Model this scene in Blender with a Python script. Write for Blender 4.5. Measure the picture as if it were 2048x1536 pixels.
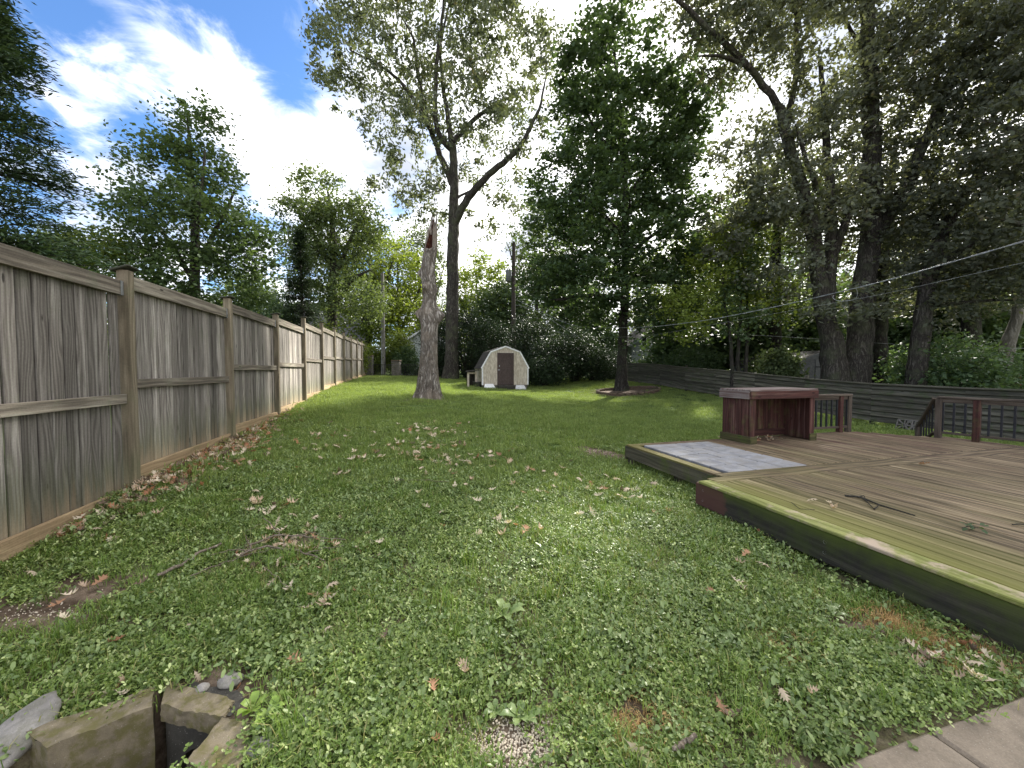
import bpy, math, random
import numpy as np
from mathutils import Vector, Matrix
random.seed(7)
rng = np.random.default_rng(11)
for o in list(bpy.data.objects): bpy.data.objects.remove(o)
S = bpy.context.scene
COL = S.collection
R = math.radians

# ---------------------------------------------------------------- camera
F = 770.0 / 2048.0
EYE = 1.5
PITCH = R(2.08)
cam = bpy.data.cameras.new('camera')
cam.sensor_width = 36.0
cam.lens = 36.0 * F
cam.clip_start = 0.05
cam.clip_end = 3000
camo = bpy.data.objects.new('camera', cam)
COL.objects.link(camo)
camo.location = (0, 0, EYE)
camo.rotation_euler = (R(90) - PITCH, 0, 0)
S.camera = camo
S.render.resolution_x = 1024
S.render.resolution_y = 768
S.view_settings.view_transform = 'Standard'
S.view_settings.look = 'None'
S.view_settings.gamma = 1
S.view_settings.exposure = 1.42
try: S.view_settings.use_curve_mapping = False
except Exception: pass

# ---------------------------------------------------------------- node helper
class NT:
    def __init__(s, tree): s.t = tree; s.t.nodes.clear()
    def n(s, kind, props=None, **inp):
        nd = s.t.nodes.new(kind)
        for k, v in (props or {}).items(): setattr(nd, k, v)
        for k, v in inp.items():
            key = int(k[1:]) if (k[0] == 'i' and k[1:].isdigit()) else k.replace('_', ' ')
            s.put(nd.inputs[key], v)
        return nd
    def put(s, sock, v):
        if hasattr(v, 'is_output'): s.t.links.new(v, sock)
        elif hasattr(v, 'outputs'): s.t.links.new(v.outputs[0], sock)
        else:
            if isinstance(v, (tuple, list)) and len(v) == 3 and sock.type == 'RGBA': v = (*v, 1)
            sock.default_value = v
    def math(s, op, a, b=0.0, c=0.0, clamp=False):
        return s.n('ShaderNodeMath', {'operation': op, 'use_clamp': clamp}, i0=a, i1=b, i2=c).outputs[0]
    def vmath(s, op, a, b=(0, 0, 0)):
        nd = s.n('ShaderNodeVectorMath', {'operation': op}, i0=a, i1=b)
        return nd.outputs[1] if op in ('DOT_PRODUCT', 'LENGTH') else nd.outputs[0]
    def scale(s, a, f):
        nd = s.n('ShaderNodeVectorMath', {'operation': 'SCALE'}, i0=a); s.put(nd.inputs['Scale'], f); return nd.outputs[0]
    def mix(s, f, a, b):
        nd = s.n('ShaderNodeMix', {'data_type': 'RGBA'})
        s.put(nd.inputs[0], f); s.put(nd.inputs[6], a); s.put(nd.inputs[7], b); return nd.outputs[2]
    def ramp(s, v, lo, hi, a=0.0, b=1.0):
        nd = s.n('ShaderNodeMapRange', {'interpolation_type': 'SMOOTHSTEP'})
        for i, x in enumerate((v, lo, hi, a, b)): s.put(nd.inputs[i], x)
        return nd.outputs[0]
    def noise(s, vec, sc, det=4.0, rough=0.55, dist=0.0):
        return s.n('ShaderNodeTexNoise', None, Vector=vec, Scale=sc, Detail=det, Roughness=rough, Distortion=dist).outputs[0]
    def mapping(s, vec, sc=(1, 1, 1), loc=(0, 0, 0), rot=(0, 0, 0)):
        return s.n('ShaderNodeMapping', None, Vector=vec, Scale=sc, Location=loc, Rotation=rot).outputs[0]

def mat(name):
    m = bpy.data.materials.new(name); m.use_nodes = True
    return m, NT(m.node_tree)

def finish(m, N, color, rough=0.8, bump=None, bstr=0.3, bdist=0.01, spec=0.3, metal=0.0):
    b = N.n('ShaderNodeBsdfPrincipled')
    N.put(b.inputs['Base Color'], color); N.put(b.inputs['Roughness'], rough)
    N.put(b.inputs['Specular IOR Level'], spec); N.put(b.inputs['Metallic'], metal)
    if bump is not None:
        bp = N.n('ShaderNodeBump', None, Strength=bstr, Distance=bdist, Height=bump)
        N.put(b.inputs['Normal'], bp.outputs[0])
    o = N.n('ShaderNodeOutputMaterial'); N.put(o.inputs[0], b.outputs[0])
    return m

# ---------------------------------------------------------------- sky with broken cloud
SUN_AZ = R(31.7); SUN_EL = R(33)     # azimuth to the right of the view direction (+Y)
def pdir(px, py):
    h = (px - 1024) / 770; v = (768 - py) / 770
    d = Vector((h, math.cos(PITCH) + v * math.sin(PITCH), v * math.cos(PITCH) - math.sin(PITCH)))
    return d
W = bpy.data.worlds.new('World'); S.world = W; W.use_nodes = True
N = NT(W.node_tree)
tc = N.n('ShaderNodeTexCoord')
d = N.vmath('NORMALIZE', tc.outputs['Generated'])
sky = N.n('ShaderNodeTexSky', {'sky_type': 'NISHITA', 'sun_disc': False, 'sun_elevation': SUN_EL,
    'sun_rotation': SUN_AZ, 'air_density': 1.1, 'dust_density': 0.6, 'ozone_density': 2.0, 'altitude': 100})
sx = N.n('ShaderNodeSeparateXYZ', None, Vector=d)
den = N.math('ADD', N.math('MAXIMUM', sx.outputs[2], 0.0), 0.22)
pl = N.n('ShaderNodeCombineXYZ', None, X=N.math('DIVIDE', sx.outputs[0], den), Y=N.math('DIVIDE', sx.outputs[1], den), Z=3.7)
n1 = N.noise(pl.outputs[0], 2.1, 9.0, 0.58, 0.3)
n2 = N.noise(pl.outputs[0], 6.0, 8.0, 0.62, 0.5)
cl = N.math('ADD', N.math('MULTIPLY', n1, 0.50), N.math('MULTIPLY', n2, 0.50))
clouds = [((455, 130), 500, .085), ((405, 200), 600, .08), ((160, 150), 700, .06), ((110, 215), 700, .04), ((225, 330), 500, .13),
          ((570, 340), 220, .15), ((740, 280), 80, .17), ((1000, 100), 22, .15), ((1500, 200), 9.0, .20), ((1900, 100), 7.0, .13),
          ((260, 60), 700, .045), ((330, 110), 900, .04), ((190, 420), 500, .07), ((500, 300), 400, .08),
          ((40, 300), 150, -.06), ((560, 60), 160, -.13), ((150, 20), 90, -.05), ((70, 430), 300, -.05), ((610, 170), 700, -.07), ((340, 245), 900, -.05), ((300, 30), 500, -.03)]
bias = None
for (p, k, a) in clouds:
    c = pdir(*p).normalized()
    g = N.math('EXPONENT', N.math('MULTIPLY', N.math('SUBTRACT', N.vmath('DOT_PRODUCT', d, tuple(c)), 1.0), float(k)))
    g = N.math('MULTIPLY', g, a)
    bias = g if bias is None else N.math('ADD', bias, g)
# cloud closed outside the front-left blue; unseen overhead cover added to brighten the lawn
bk = N.math('EXPONENT', N.math('MULTIPLY', N.math('SUBTRACT', N.vmath('DOT_PRODUCT', d, (.10, -.25, .963)), 1.0), 1.6))
bias = N.math('ADD', bias, N.math('MULTIPLY', bk, 0.30))
bias = N.math('ADD', bias, N.math('MULTIPLY', N.ramp(sx.outputs[2], .50, .25), N.ramp(sx.outputs[0], -.32, -.10, .0, .26)))
bias = N.math('ADD', bias, N.math('MULTIPLY', N.ramp(sx.outputs[2], .36, .20), .13))
m = N.ramp(N.math('ADD', cl, bias), 0.535, 0.80)
# sunward clouds are brighter, thick parts greyer
sund = (math.sin(SUN_AZ) * math.cos(SUN_EL), math.cos(SUN_AZ) * math.cos(SUN_EL), math.sin(SUN_EL))
fw = N.math('EXPONENT', N.math('MULTIPLY', N.math('SUBTRACT', N.vmath('DOT_PRODUCT', d, sund), 1.0), 3.5))
shade = N.ramp(N.noise(pl.outputs[0], 1.9, 5.0, 0.5, 0.2), 0.40, 0.68)
ccol = N.mix(shade, (.90, .89, .875), (0.265, 0.285, 0.325))
ccol = N.scale(ccol, N.math('ADD', 1.0, N.math('MULTIPLY', fw, 0.35)))
skyc = N.vmath('MULTIPLY', N.scale(sky.outputs[0], 0.084), (.62, .86, 1.15))
col = N.mix(m, skyc, ccol)
bg = N.n('ShaderNodeBackground', None, Color=col, Strength=1.0)
wo = N.n('ShaderNodeOutputWorld', None, Surface=bg)

sl = bpy.data.lights.new('sun', 'SUN'); sl.energy = 5.0; sl.angle = R(3); sl.color = (1, .95, .86)
so = bpy.data.objects.new('sun', sl); COL.objects.link(so)
so.rotation_euler = Vector(sund).to_track_quat('Z', 'Y').to_euler()

# ---------------------------------------------------------------- ground height
FX = lambda y: -3.035 - 0.2714 * y           # line of the left fence
GP = [(-3.4, 1.3, -.05), (-3.81, 2.87, .05), (-4.16, 4.14, .24), (-4.8, 6.49, .30), (-5.44, 8.85, .43), (-6.07, 11.2, .57),
      (-6.7, 13.56, .74), (-8.0, 18.3, .88), (-10.55, 27.7, 1.07), (-2.7, 12.3, .60), (-.4, 19.5, .53), (-3.86, 25, .90),
      (1.7, 7.0, .0), (0, 4, .08), (-1.6, 8, .34), (0, 7.6, .2), (3, 13, .06), (4.9, 18, .30), (8.86, 14.9, .30), (10, 10.65, 0.0),
      (7.55, 19.7, .66), (4, 3, 0), (4, 5, 0), (6, 7, -.02), (8, 4, 0), (1.2, 4.2, 0), (1.5, 1.5, 0), (0, 1.5, 0), (-1.5, 1.5, 0), (-2, 4, .16),
      (-3, 6, .28), (0, -6, 0), (-12, 0, 0), (12, 0, 0), (-20, 12, .6), (-25, 30, 1.0), (0, 35, 1.0), (14, 18, .5), (25, 15, .3), (30, 35, .8),
      (-30, 60, 1.2), (0, 60, 1.2), (40, 60, 1.0), (-40, 0, .2), (40, 0, .1)]
GP = np.array(GP)
def _tps(r2): return np.where(r2 > 1e-9, r2 * np.log(r2 + 1e-12), 0.0)
_n = len(GP)
_d2 = ((GP[:, None, :2] - GP[None, :, :2]) ** 2).sum(-1)
_A = np.zeros((_n + 3, _n + 3)); _A[:_n, :_n] = _tps(_d2) + np.eye(_n) * 0.5
_A[:_n, _n] = 1; _A[:_n, _n + 1:] = GP[:, :2]; _A[_n, :_n] = 1; _A[_n + 1:, :_n] = GP[:, :2].T
_w = np.linalg.solve(_A, np.concatenate([GP[:, 2], np.zeros(3)]))
PIT = np.array([(-2.05, 1.40), (-1.58, 1.74), (-1.30, 1.72), (-1.24, 1.45), (-1.2, .7), (-2.4, .7)])
def inpoly(x, y, poly):
    x = np.asarray(x); y = np.asarray(y); c = np.zeros(x.shape, bool)
    j = len(poly) - 1
    for i in range(len(poly)):
        xi, yi = poly[i]; xj, yj = poly[j]
        t = ((yi > y) != (yj > y)) & (x < (xj - xi) * (y - yi) / (yj - yi + 1e-12) + xi)
        c ^= t; j = i
    return c
def ground(x, y):
    x = np.atleast_1d(np.asarray(x, float)); y = np.atleast_1d(np.asarray(y, float))
    cx = np.clip(x, -45, 45); cy = np.clip(y, -6, 65)
    out = np.empty(x.shape)
    fx, fy, fo = cx.ravel(), cy.ravel(), out.ravel()
    for s in range(0, fx.size, 20000):
        a, b = fx[s:s + 20000], fy[s:s + 20000]
        r2 = (a[:, None] - GP[None, :, 0]) ** 2 + (b[:, None] - GP[None, :, 1]) ** 2
        fo[s:s + 20000] = _tps(r2) @ _w[:_n] + _w[_n] + a * _w[_n + 1] + b * _w[_n + 2]
    out = fo.reshape(x.shape)
    out = out + .012 * np.sin(x * 2.3 + 1.3 * np.sin(y * 1.7)) * np.sin(y * 2.9 + np.sin(x * 1.1)) + .006 * np.sin(x * 9 + y * 4) * np.sin(y * 8 - x * 3)
    return out
def g1(x, y): return float(ground(x, y)[0])
def P(px, py, Y):
    """point on the pixel's ray at forward distance Y"""
    dd = pdir(px, py); t = Y / dd.y
    return Vector((dd.x * t, Y, EYE + dd.z * t))
def PG(px, py):
    """ground point under a pixel"""
    dd = pdir(px, py)
    t = np.concatenate([np.arange(.8, 6, .01), np.arange(6, 60, .05)])
    z = EYE + dd.z * t - ground(dd.x * t, dd.y * t)
    i = np.argmax(z < 0) if (z < 0).any() else len(t) - 1
    return Vector((dd.x * t[i], dd.y * t[i], g1(dd.x * t[i], dd.y * t[i])))
def YG(px, Y):
    x = (px - 1024) / 770 * Y
    return Vector((x, Y, g1(x, Y)))
# deck frame: U runs away from the camera along the boards, V to the right
DC = Vector((2.033, 4.20, 0)); U = Vector((-.2702, .9628, 0)); V = Vector((.9628, .2702, 0)); DZ = .30
def D(u, v, z=0.0): return DC + U * u + V * v + Vector((0, 0, z))
def duv(x, y):
    ax = x - DC.x; ay = y - DC.y
    return ax * U.x + ay * U.y, ax * V.x + ay * V.y

# ---------------------------------------------------------------- object helpers
def props(o, label=None, cat=None, group=None, kind=None):
    if label: o['label'] = label
    if cat: o['category'] = cat
    if group: o['group'] = group
    if kind: o['kind'] = kind
    return o
def thing(name, loc, label, cat, group=None):
    o = bpy.data.objects.new(name, None); COL.objects.link(o); o.location = loc
    o.empty_display_size = .2
    return props(o, label, cat, group)
def wloc(o):
    v = Vector(o.location)
    while o.parent: o = o.parent; v += Vector(o.location)
    return v
def put(name, mesh, parent=None, loc=None, rot=None, label=None):
    o = bpy.data.objects.new(name, mesh); COL.objects.link(o)
    base = wloc(parent) if parent else Vector((0, 0, 0))
    if parent: o.parent = parent
    o.location = (Vector(loc) if loc is not None else Vector((0, 0, 0))) - base
    if rot is not None: o.rotation_mode = 'QUATERNION'; o.rotation_quaternion = rot
    if label: o['label'] = label
    return o
def mesh_np(name, verts, faces, mats, smooth=False, tint=None, midx=None):
    """faces: (n,k) int array, or list of faces"""
    me = bpy.data.meshes.new(name)
    verts = np.asarray(verts, np.float32)
    if isinstance(faces, np.ndarray):
        nf, k = faces.shape
        me.vertices.add(len(verts)); me.vertices.foreach_set('co', verts.ravel())
        me.loops.add(nf * k); me.loops.foreach_set('vertex_index', faces.astype(np.int32).ravel())
        me.polygons.add(nf)
        me.polygons.foreach_set('loop_start', np.arange(0, nf * k, k, dtype=np.int32))
        try: me.polygons.foreach_set('loop_total', np.full(nf, k, np.int32))
        except Exception: pass
        me.update(calc_edges=True)
    else:
        me.from_pydata([tuple(map(float, v)) for v in verts], [], [tuple(f) for f in faces]); me.update()
    for m in (mats if isinstance(mats, (list, tuple)) else [mats]): me.materials.append(m)
    if smooth: me.polygons.foreach_set('use_smooth', np.ones(len(me.polygons), bool))
    if midx is not None: me.polygons.foreach_set('material_index', np.asarray(midx, np.int32))
    if tint is not None:
        at = me.attributes.new('tint', 'FLOAT', 'POINT'); at.data.foreach_set('value', np.asarray(tint, np.float32))
    return me
_bx = {}
def box_mesh(w, t, l, m, bev=.003, name='board'):
    """chamfered box: X centred width, Y centred thickness, Z from 0 to l"""
    key = (round(w, 3), round(t, 3), round(l, 3), m.name, bev)
    if key in _bx: return _bx[key]
    b = min(bev, w * .3, t * .3, l * .3)
    vs = []; idx = {}
    for sx in (-1, 1):
        for sy in (-1, 1):
            for sz in (0, 1):
                X = sx * w / 2; Y = sy * t / 2; Z = l * sz; q = 1 if sz == 0 else -1
                for a in range(3):
                    p = [X, Y, Z]
                    if a != 0: p[0] -= sx * b
                    if a != 1: p[1] -= sy * b
                    if a != 2: p[2] += q * b
                    idx[(sx, sy, sz, a)] = len(vs); vs.append(p)
    fs = []
    def f(*k): fs.append([idx[x] for x in k])
    for s in (-1, 1):
        f((s, -1, 0, 0), (s, 1, 0, 0), (s, 1, 1, 0), (s, -1, 1, 0))
        f((-1, s, 0, 1), (1, s, 0, 1), (1, s, 1, 1), (-1, s, 1, 1))
        z = (s + 1) // 2
        f((-1, -1, z, 2), (1, -1, z, 2), (1, 1, z, 2), (-1, 1, z, 2))
        for s2 in (-1, 1):
            f((s, s2, 0, 0), (s, s2, 0, 1), (s, s2, 1, 1), (s, s2, 1, 0))
            f((s, -1, (s2 + 1) // 2, 0), (s, -1, (s2 + 1) // 2, 2), (s, 1, (s2 + 1) // 2, 2), (s, 1, (s2 + 1) // 2, 0))
            f((-1, s, (s2 + 1) // 2, 1), (-1, s, (s2 + 1) // 2, 2), (1, s, (s2 + 1) // 2, 2), (1, s, (s2 + 1) // 2, 1))
            for s3 in (0, 1): f((s, s2, s3, 0), (s, s2, s3, 1), (s, s2, s3, 2))
    import bmesh
    bm = bmesh.new(); bv = [bm.verts.new(p) for p in vs]
    for q in fs: bm.faces.new([bv[i] for i in q])
    bmesh.ops.recalc_face_normals(bm, faces=bm.faces)
    me = bpy.data.meshes.new(name); bm.to_mesh(me); bm.free(); me.materials.append(m)
    _bx[key] = me
    return me
def beam(name, parent, p0, p1, w, t, m, side=None, bev=.003, label=None):
    """board from p0 to p1; side = direction of its width (X)"""
    p0 = Vector(p0); p1 = Vector(p1); z = (p1 - p0); L = z.length; z.normalize()
    x = Vector(side) if side is not None else Vector((1, 0, 0))
    x = (x - z * x.dot(z))
    if x.length < 1e-4: x = Vector((0, 1, 0)) - z * z.y
    x.normalize(); y = z.cross(x)
    q = Matrix((x, y, z)).transposed().to_quaternion()
    return put(name, box_mesh(w, t, L, m, bev, name), parent, p0, q, label)
def tube_np(paths, radii, nside=8, jit=0.0, cap=True):
    """list of polylines -> verts, quads"""
    VV = []; FF = []; off = 0
    for pts, rad in zip(paths, radii):
        pts = np.asarray(pts, float); rad = np.asarray(rad, float); n = len(pts)
        if n < 2: continue
        tg = np.gradient(pts, axis=0); tg /= np.linalg.norm(tg, axis=1)[:, None] + 1e-9
        ref = np.array([0.3, 0.9, 0.1]) if abs(tg[0][2]) > .6 else np.array([0, 0, 1.0])
        a = np.cross(tg, ref); a /= np.linalg.norm(a, axis=1)[:, None] + 1e-9
        b = np.cross(tg, a)
        ns = nside if np.isscalar(nside) else (10 if rad[0] > .12 else 6 if rad[0] > .035 else 4)
        if nside == 0: ns = 14 if rad[0] > .2 else 9 if rad[0] > .09 else 5 if rad[0] > .03 else 3
        th = np.arange(ns) / ns * 2 * np.pi
        rr = rad[:, None] * (1 + (rng.normal(0, jit, (n, ns)) if jit and rad[0] > .05 else 0))
        v = pts[:, None, :] + rr[:, :, None] * (np.cos(th)[None, :, None] * a[:, None, :] + np.sin(th)[None, :, None] * b[:, None, :])
        VV.append(v.reshape(-1, 3))
        i = np.arange(n - 1)[:, None] * ns; j = np.arange(ns)[None, :]; j2 = (j + 1) % ns
        q = np.stack([i + j, i + j2, i + ns + j2, i + ns + j], -1).reshape(-1, 4) + off
        FF.append(q); off += n * ns
    return np.concatenate(VV), np.concatenate(FF)
def tube_mesh(name, paths, radii, m, nside=8, jit=0.0):
    v, f = tube_np(paths, radii, nside, jit)
    return mesh_np(name, v, f, m, smooth=True)
def rel(verts, loc): return np.asarray(verts) - np.array(loc)[None, :]
def blob(name, pts_faces, m): pass
def icorock(r, seed, m, sub=2, squash=(1, 1, .6), amp=.22, name='rock'):
    import bmesh
    from mathutils import noise
    bm = bmesh.new(); bmesh.ops.create_icosphere(bm, subdivisions=sub, radius=1)
    for v in bm.verts:
        n = noise.noise(v.co * 1.3 + Vector((seed * 3.1, seed, 0))) + .5 * noise.noise(v.co * 3 + Vector((0, seed * 2.7, 1)))
        v.co *= (1 + amp * n)
        v.co = Vector((v.co.x * squash[0], v.co.y * squash[1], v.co.z * squash[2])) * r
    me = bpy.data.meshes.new(name); bm.to_mesh(me); bm.free(); me.materials.append(m)
    me.polygons.foreach_set('use_smooth', np.ones(len(me.polygons), bool))
    return me

# ---------------------------------------------------------------- materials
def wood(name, base, dark, light, foot=None, algae=None, algae_amt=.0, ring=1.0, rough=.85, sc=1.0, vary=.35, knots=True, extra=None):
    m, N = mat(name)
    tc = N.n('ShaderNodeTexCoord'); oi = N.n('ShaderNodeObjectInfo')
    co = tc.outputs['Object']
    off = N.n('ShaderNodeCombineXYZ', None, X=N.math('MULTIPLY', oi.outputs['Random'], 7.3), Y=N.math('MULTIPLY', oi.outputs['Random'], 3.1),
              Z=N.math('MULTIPLY', oi.outputs['Random'], 23.7)).outputs[0]
    c2 = N.vmath('ADD', co, off)
    warp = N.noise(N.mapping(c2, (4 * sc, 4 * sc, .8 * sc)), 1.0, 2.0, .5)
    x = N.n('ShaderNodeSeparateXYZ', None, Vector=c2)
    rings = N.math('SINE', N.math('MULTIPLY', N.math('ADD', x.outputs[0], N.math('MULTIPLY', warp, .30)), 170 * sc * ring))
    rings = N.math('MULTIPLY_ADD', rings, .5, .5)
    fine = N.noise(N.mapping(c2, (130 * sc, 130 * sc, 2.2 * sc)), 1.0, 5.0, .6)
    mid = N.noise(N.mapping(c2, (18 * sc, 18 * sc, .9 * sc)), 1.0, 4.0, .6)
    g = N.math('ADD', N.math('MULTIPLY', rings, .22), N.math('ADD', N.math('MULTIPLY', fine, .75), N.math('MULTIPLY', mid, .36)))
    c = N.mix(N.ramp(g, .42, .98), dark, base)
    c = N.mix(N.ramp(mid, .5, .8), c, light)
    if knots:
        vo = N.n('ShaderNodeTexVoronoi', None, Vector=N.mapping(c2, (7, 7, 2.0)), Scale=1.0)
        c = N.mix(N.ramp(vo.outputs[0], .10, .05), c, tuple(q * .45 for q in dark))
    if algae:
        an = N.noise(c2, 3.5, 5.0, .6)
        c = N.mix(N.math('MULTIPLY', N.ramp(an, .5, .72), algae_amt), c, algae)
    sp = N.noise(N.vmath('ADD', co, off), 60, 3.0, .6)
    if foot:
        fz = N.n('ShaderNodeSeparateXYZ', None, Vector=co).outputs[2]
        e = N.math('ADD', fz, N.math('MULTIPLY', N.math('SUBTRACT', N.noise(N.mapping(c2, (20, 20, 1.5)), 1.0, 4.0, .6), .5), .8))
        c = N.mix(N.math('MULTIPLY', N.ramp(e, .75, .25), .5), c, (.14, .15, .08))
        c = N.mix(N.math('MULTIPLY', N.ramp(e, .40, .0), .6), c, foot)
    v = N.math('MULTIPLY_ADD', oi.outputs['Random'], vary, 1 - vary / 2)
    c = N.scale(c, N.math('MULTIPLY', v, N.math('MULTIPLY_ADD', sp, .5, .75)))
    if extra: c = extra(N, c)
    hb = N.math('ADD', g, N.math('MULTIPLY', sp, .3))
    return finish(m, N, c, rough, hb, .55, .004, .25)

def plain(name, col, rough=.7, spec=.3, metal=0, nsc=12.0, amt=.35, bstr=.25, bdist=.004, col2=None):
    m, N = mat(name)
    co = N.n('ShaderNodeTexCoord').outputs['Object']; oi = N.n('ShaderNodeObjectInfo')
    c2 = N.vmath('ADD', co, N.scale((7.7, 3.3, 5.1), oi.outputs['Random']))
    n = N.noise(c2, nsc, 6.0, .6)
    c = N.mix(N.ramp(n, .3, .7), tuple(q * (1 - amt) for q in col), col2 or tuple(min(1, q * (1 + amt * .6)) for q in col))
    c = N.scale(c, N.math('MULTIPLY_ADD', oi.outputs['Random'], .2, .9))
    return finish(m, N, c, rough, N.noise(c2, nsc * 6, 5.0, .6), bstr, bdist, spec, metal)

M_FENCE = wood('weathered_plank_wood', (.31, .285, .255), (.12, .105, .093), (.46, .43, .39), foot=(.38, .28, .18), algae=(.15, .165, .10), algae_amt=.35, vary=.75)
M_POST = wood('weathered_post_wood', (.27, .225, .16), (.12, .10, .07), (.34, .29, .21), foot=(.36, .27, .17), algae=(.16, .17, .09), algae_amt=.5, ring=.6)
M_RAIL = wood('lichen_rail_wood', (.25, .215, .17), (.095, .08, .065), (.36, .33, .27), algae=(.16, .17, .11), algae_amt=.6, ring=.5)
M_KICK = wood('new_treated_kickboard_wood', (.46, .34, .20), (.27, .19, .11), (.52, .40, .26), algae=(.22, .20, .10), algae_amt=.6, ring=.5, vary=.2)
M_CAP = plain('mossy_post_cap', (.06, .062, .045), .9)
M_GALV = plain('galvanised_steel', (.42, .44, .46), .45, .5, .6)

def deck_extra(N, c):
    """moss and old red stain laid on the deck by its own plan coordinates"""
    pos = N.n('ShaderNodeNewGeometry').outputs['Position']
    q = N.vmath('SUBTRACT', pos, tuple(DC))
    uu = N.vmath('DOT_PRODUCT', q, tuple(U)); vv = N.vmath('DOT_PRODUCT', q, tuple(V))
    st = N.mapping(N.n('ShaderNodeCombineXYZ', None, X=uu, Y=vv, Z=0.0).outputs[0], (1.0, 5.0, 1.0))
    n = N.noise(st, 1.3, 5.0, .65); n3 = N.noise(N.mapping(st, (1, 1, 1), (9, 4, 0)), .9, 5.0, .7)
    red = N.math('MULTIPLY', N.ramp(N.math('ADD', n3, N.ramp(uu, -1.2, .8, -.08, .06)), .52, .68), .65)
    c = N.mix(red, c, (.105, .055, .047))
    edge = N.ramp(N.math('ADD', vv, N.math('MULTIPLY', n, .5)), 1.15, .22)
    near = N.ramp(uu, .25, -.4)
    c = N.mix(N.math('MULTIPLY', N.math('MULTIPLY', edge, near), .62), c, (.19, .205, .03))
    e2 = N.math('MULTIPLY', N.ramp(N.math('ADD', vv, N.math('MULTIPLY', n, .25)), .80, .55), N.ramp(uu, .2, .4))
    c = N.mix(N.math('MULTIPLY', e2, .55), c, (.17, .165, .04))
    big = N.math('MULTIPLY', N.ramp(N.noise(N.mapping(st, (.6, .3, 1)), .8, 3.0, .6), .35, .65), .35)
    return N.mix(N.math('MULTIPLY', big, N.ramp(vv, 4.5, 1.0)), c, (.17, .165, .05))
M_DECK = wood('worn_deck_board_wood', (.25, .185, .115), (.055, .04, .027), (.36, .285, .185), ring=.5, extra=deck_extra, vary=.4, knots=False)
def fascia_extra(N, c):
    co = N.n('ShaderNodeTexCoord').outputs['Object']
    x = N.n('ShaderNodeSeparateXYZ', None, Vector=co)
    n = N.noise(co, 2.5, 6.0, .65)
    top = N.ramp(N.math('ADD', x.outputs[0], N.math('MULTIPLY', n, .22)), .10, .26)
    c = N.mix(N.math('MULTIPLY', N.ramp(N.noise(co, 3.0, 6.0, .7), .4, .65), .7), c, (.05, .065, .018))
    c = N.mix(N.math('MULTIPLY', top, .9), c, (.085, .11, .02))
    redz = N.ramp(N.math('ADD', x.outputs[2], N.math('MULTIPLY', n, .5)), .68, .62)
    return N.mix(N.math('MULTIPLY', redz, .85), c, (.105, .05, .042))
M_FASC = wood('dark_mossy_fascia_wood', (.055, .05, .04), (.025, .023, .02), (.085, .075, .06), ring=.5, extra=fascia_extra, vary=.2, knots=False)
M_FASC2 = wood('green_grey_fascia_wood', (.125, .11, .075), (.055, .05, .035), (.17, .15, .11), algae=(.075, .10, .02), algae_amt=.9, ring=.5, vary=.25, knots=False)
def edgeboard_extra(N, c):
    n = N.noise(N.n('ShaderNodeTexCoord').outputs['Object'], 2.2, 6.0, .7)
    c = N.mix(N.ramp(n, .48, .60), c, (.42, .33, .25))
    return c
M_EDGE = wood('worn_mossy_edge_board', (.27, .28, .09), (.13, .145, .035), (.38, .37, .16), ring=.4, extra=edgeboard_extra, vary=.1, knots=False)
M_RED = wood('peeling_red_stain_wood', (.105, .043, .035), (.045, .02, .017), (.22, .13, .11), algae=(.10, .105, .035), algae_amt=.55, ring=.6, vary=.35)
M_GREYRED = wood('greyed_red_top_wood', (.30, .26, .24), (.13, .08, .07), (.40, .36, .33), ring=.5, vary=.2)
M_MOSSW = wood('mossy_skirt_wood', (.10, .085, .04), (.045, .045, .018), (.13, .14, .04), algae=(.07, .11, .02), algae_amt=1.0, ring=.5)
M_RFENCE = wood('dark_slat_fence_wood', (.125, .118, .09), (.05, .046, .035), (.18, .17, .135), algae=(.055, .075, .03), algae_amt=.8, ring=.4, vary=.5)
M_RAILING = wood('grey_brown_railing_wood', (.13, .105, .08), (.06, .045, .035), (.20, .17, .14), ring=.5, vary=.3)
M_BALU = plain('dark_metal_baluster', (.018, .018, .022), .5, .4)
def concrete(name, base, moss=None, mamt=0, sc=6.0):
    m, N = mat(name)
    co = N.n('ShaderNodeTexCoord').outputs['Object']; oi = N.n('ShaderNodeObjectInfo')
    c2 = N.vmath('ADD', co, N.scale((7.7, 3.3, 5.1), oi.outputs['Random']))
    n = N.noise(c2, sc, 7.0, .6); f = N.noise(c2, sc * 22, 3.0, .7)
    vo = N.n('ShaderNodeTexVoronoi', None, Vector=c2, Scale=70.0)
    c = N.mix(N.ramp(n, .3, .7), tuple(q * .7 for q in base), tuple(q * 1.15 for q in base))
    c = N.scale(c, N.math('MULTIPLY_ADD', f, .8, .6))
    c = N.mix(N.ramp(vo.outputs[0], .16, .08, 0, .5), c, (.45, .42, .36))
    if moss: c = N.mix(N.math('MULTIPLY', N.ramp(N.noise(c2, sc * 1.3, 6.0, .65), .42, .62), mamt), c, moss)
    h = N.math('ADD', N.math('MULTIPLY', f, .6), N.math('ADD', n, N.ramp(vo.outputs[0], .2, .0, 0, .4)))
    return finish(m, N, c, .92, h, .5, .006, .2)
M_SLAB = concrete('patio_concrete', (.25, .205, .155))
M_PIT = concrete('mossy_old_concrete', (.21, .175, .12), (.12, .11, .035), .75, 14.0)
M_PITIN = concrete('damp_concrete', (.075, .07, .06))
M_STONE = concrete('grey_fieldstone', (.30, .28, .26), (.10, .10, .05), .4, 11)
M_PAVER = concrete('pale_grey_paver', (.30, .30, .315), (.27, .25, .22), .5, 5)
M_BRICKY = concrete('brown_edging_stone', (.16, .11, .085), (.08, .08, .045), .5, 12)
M_BLOCKW = concrete('grey_block', (.17, .155, .145), (.08, .09, .045), .5, 6)
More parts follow.
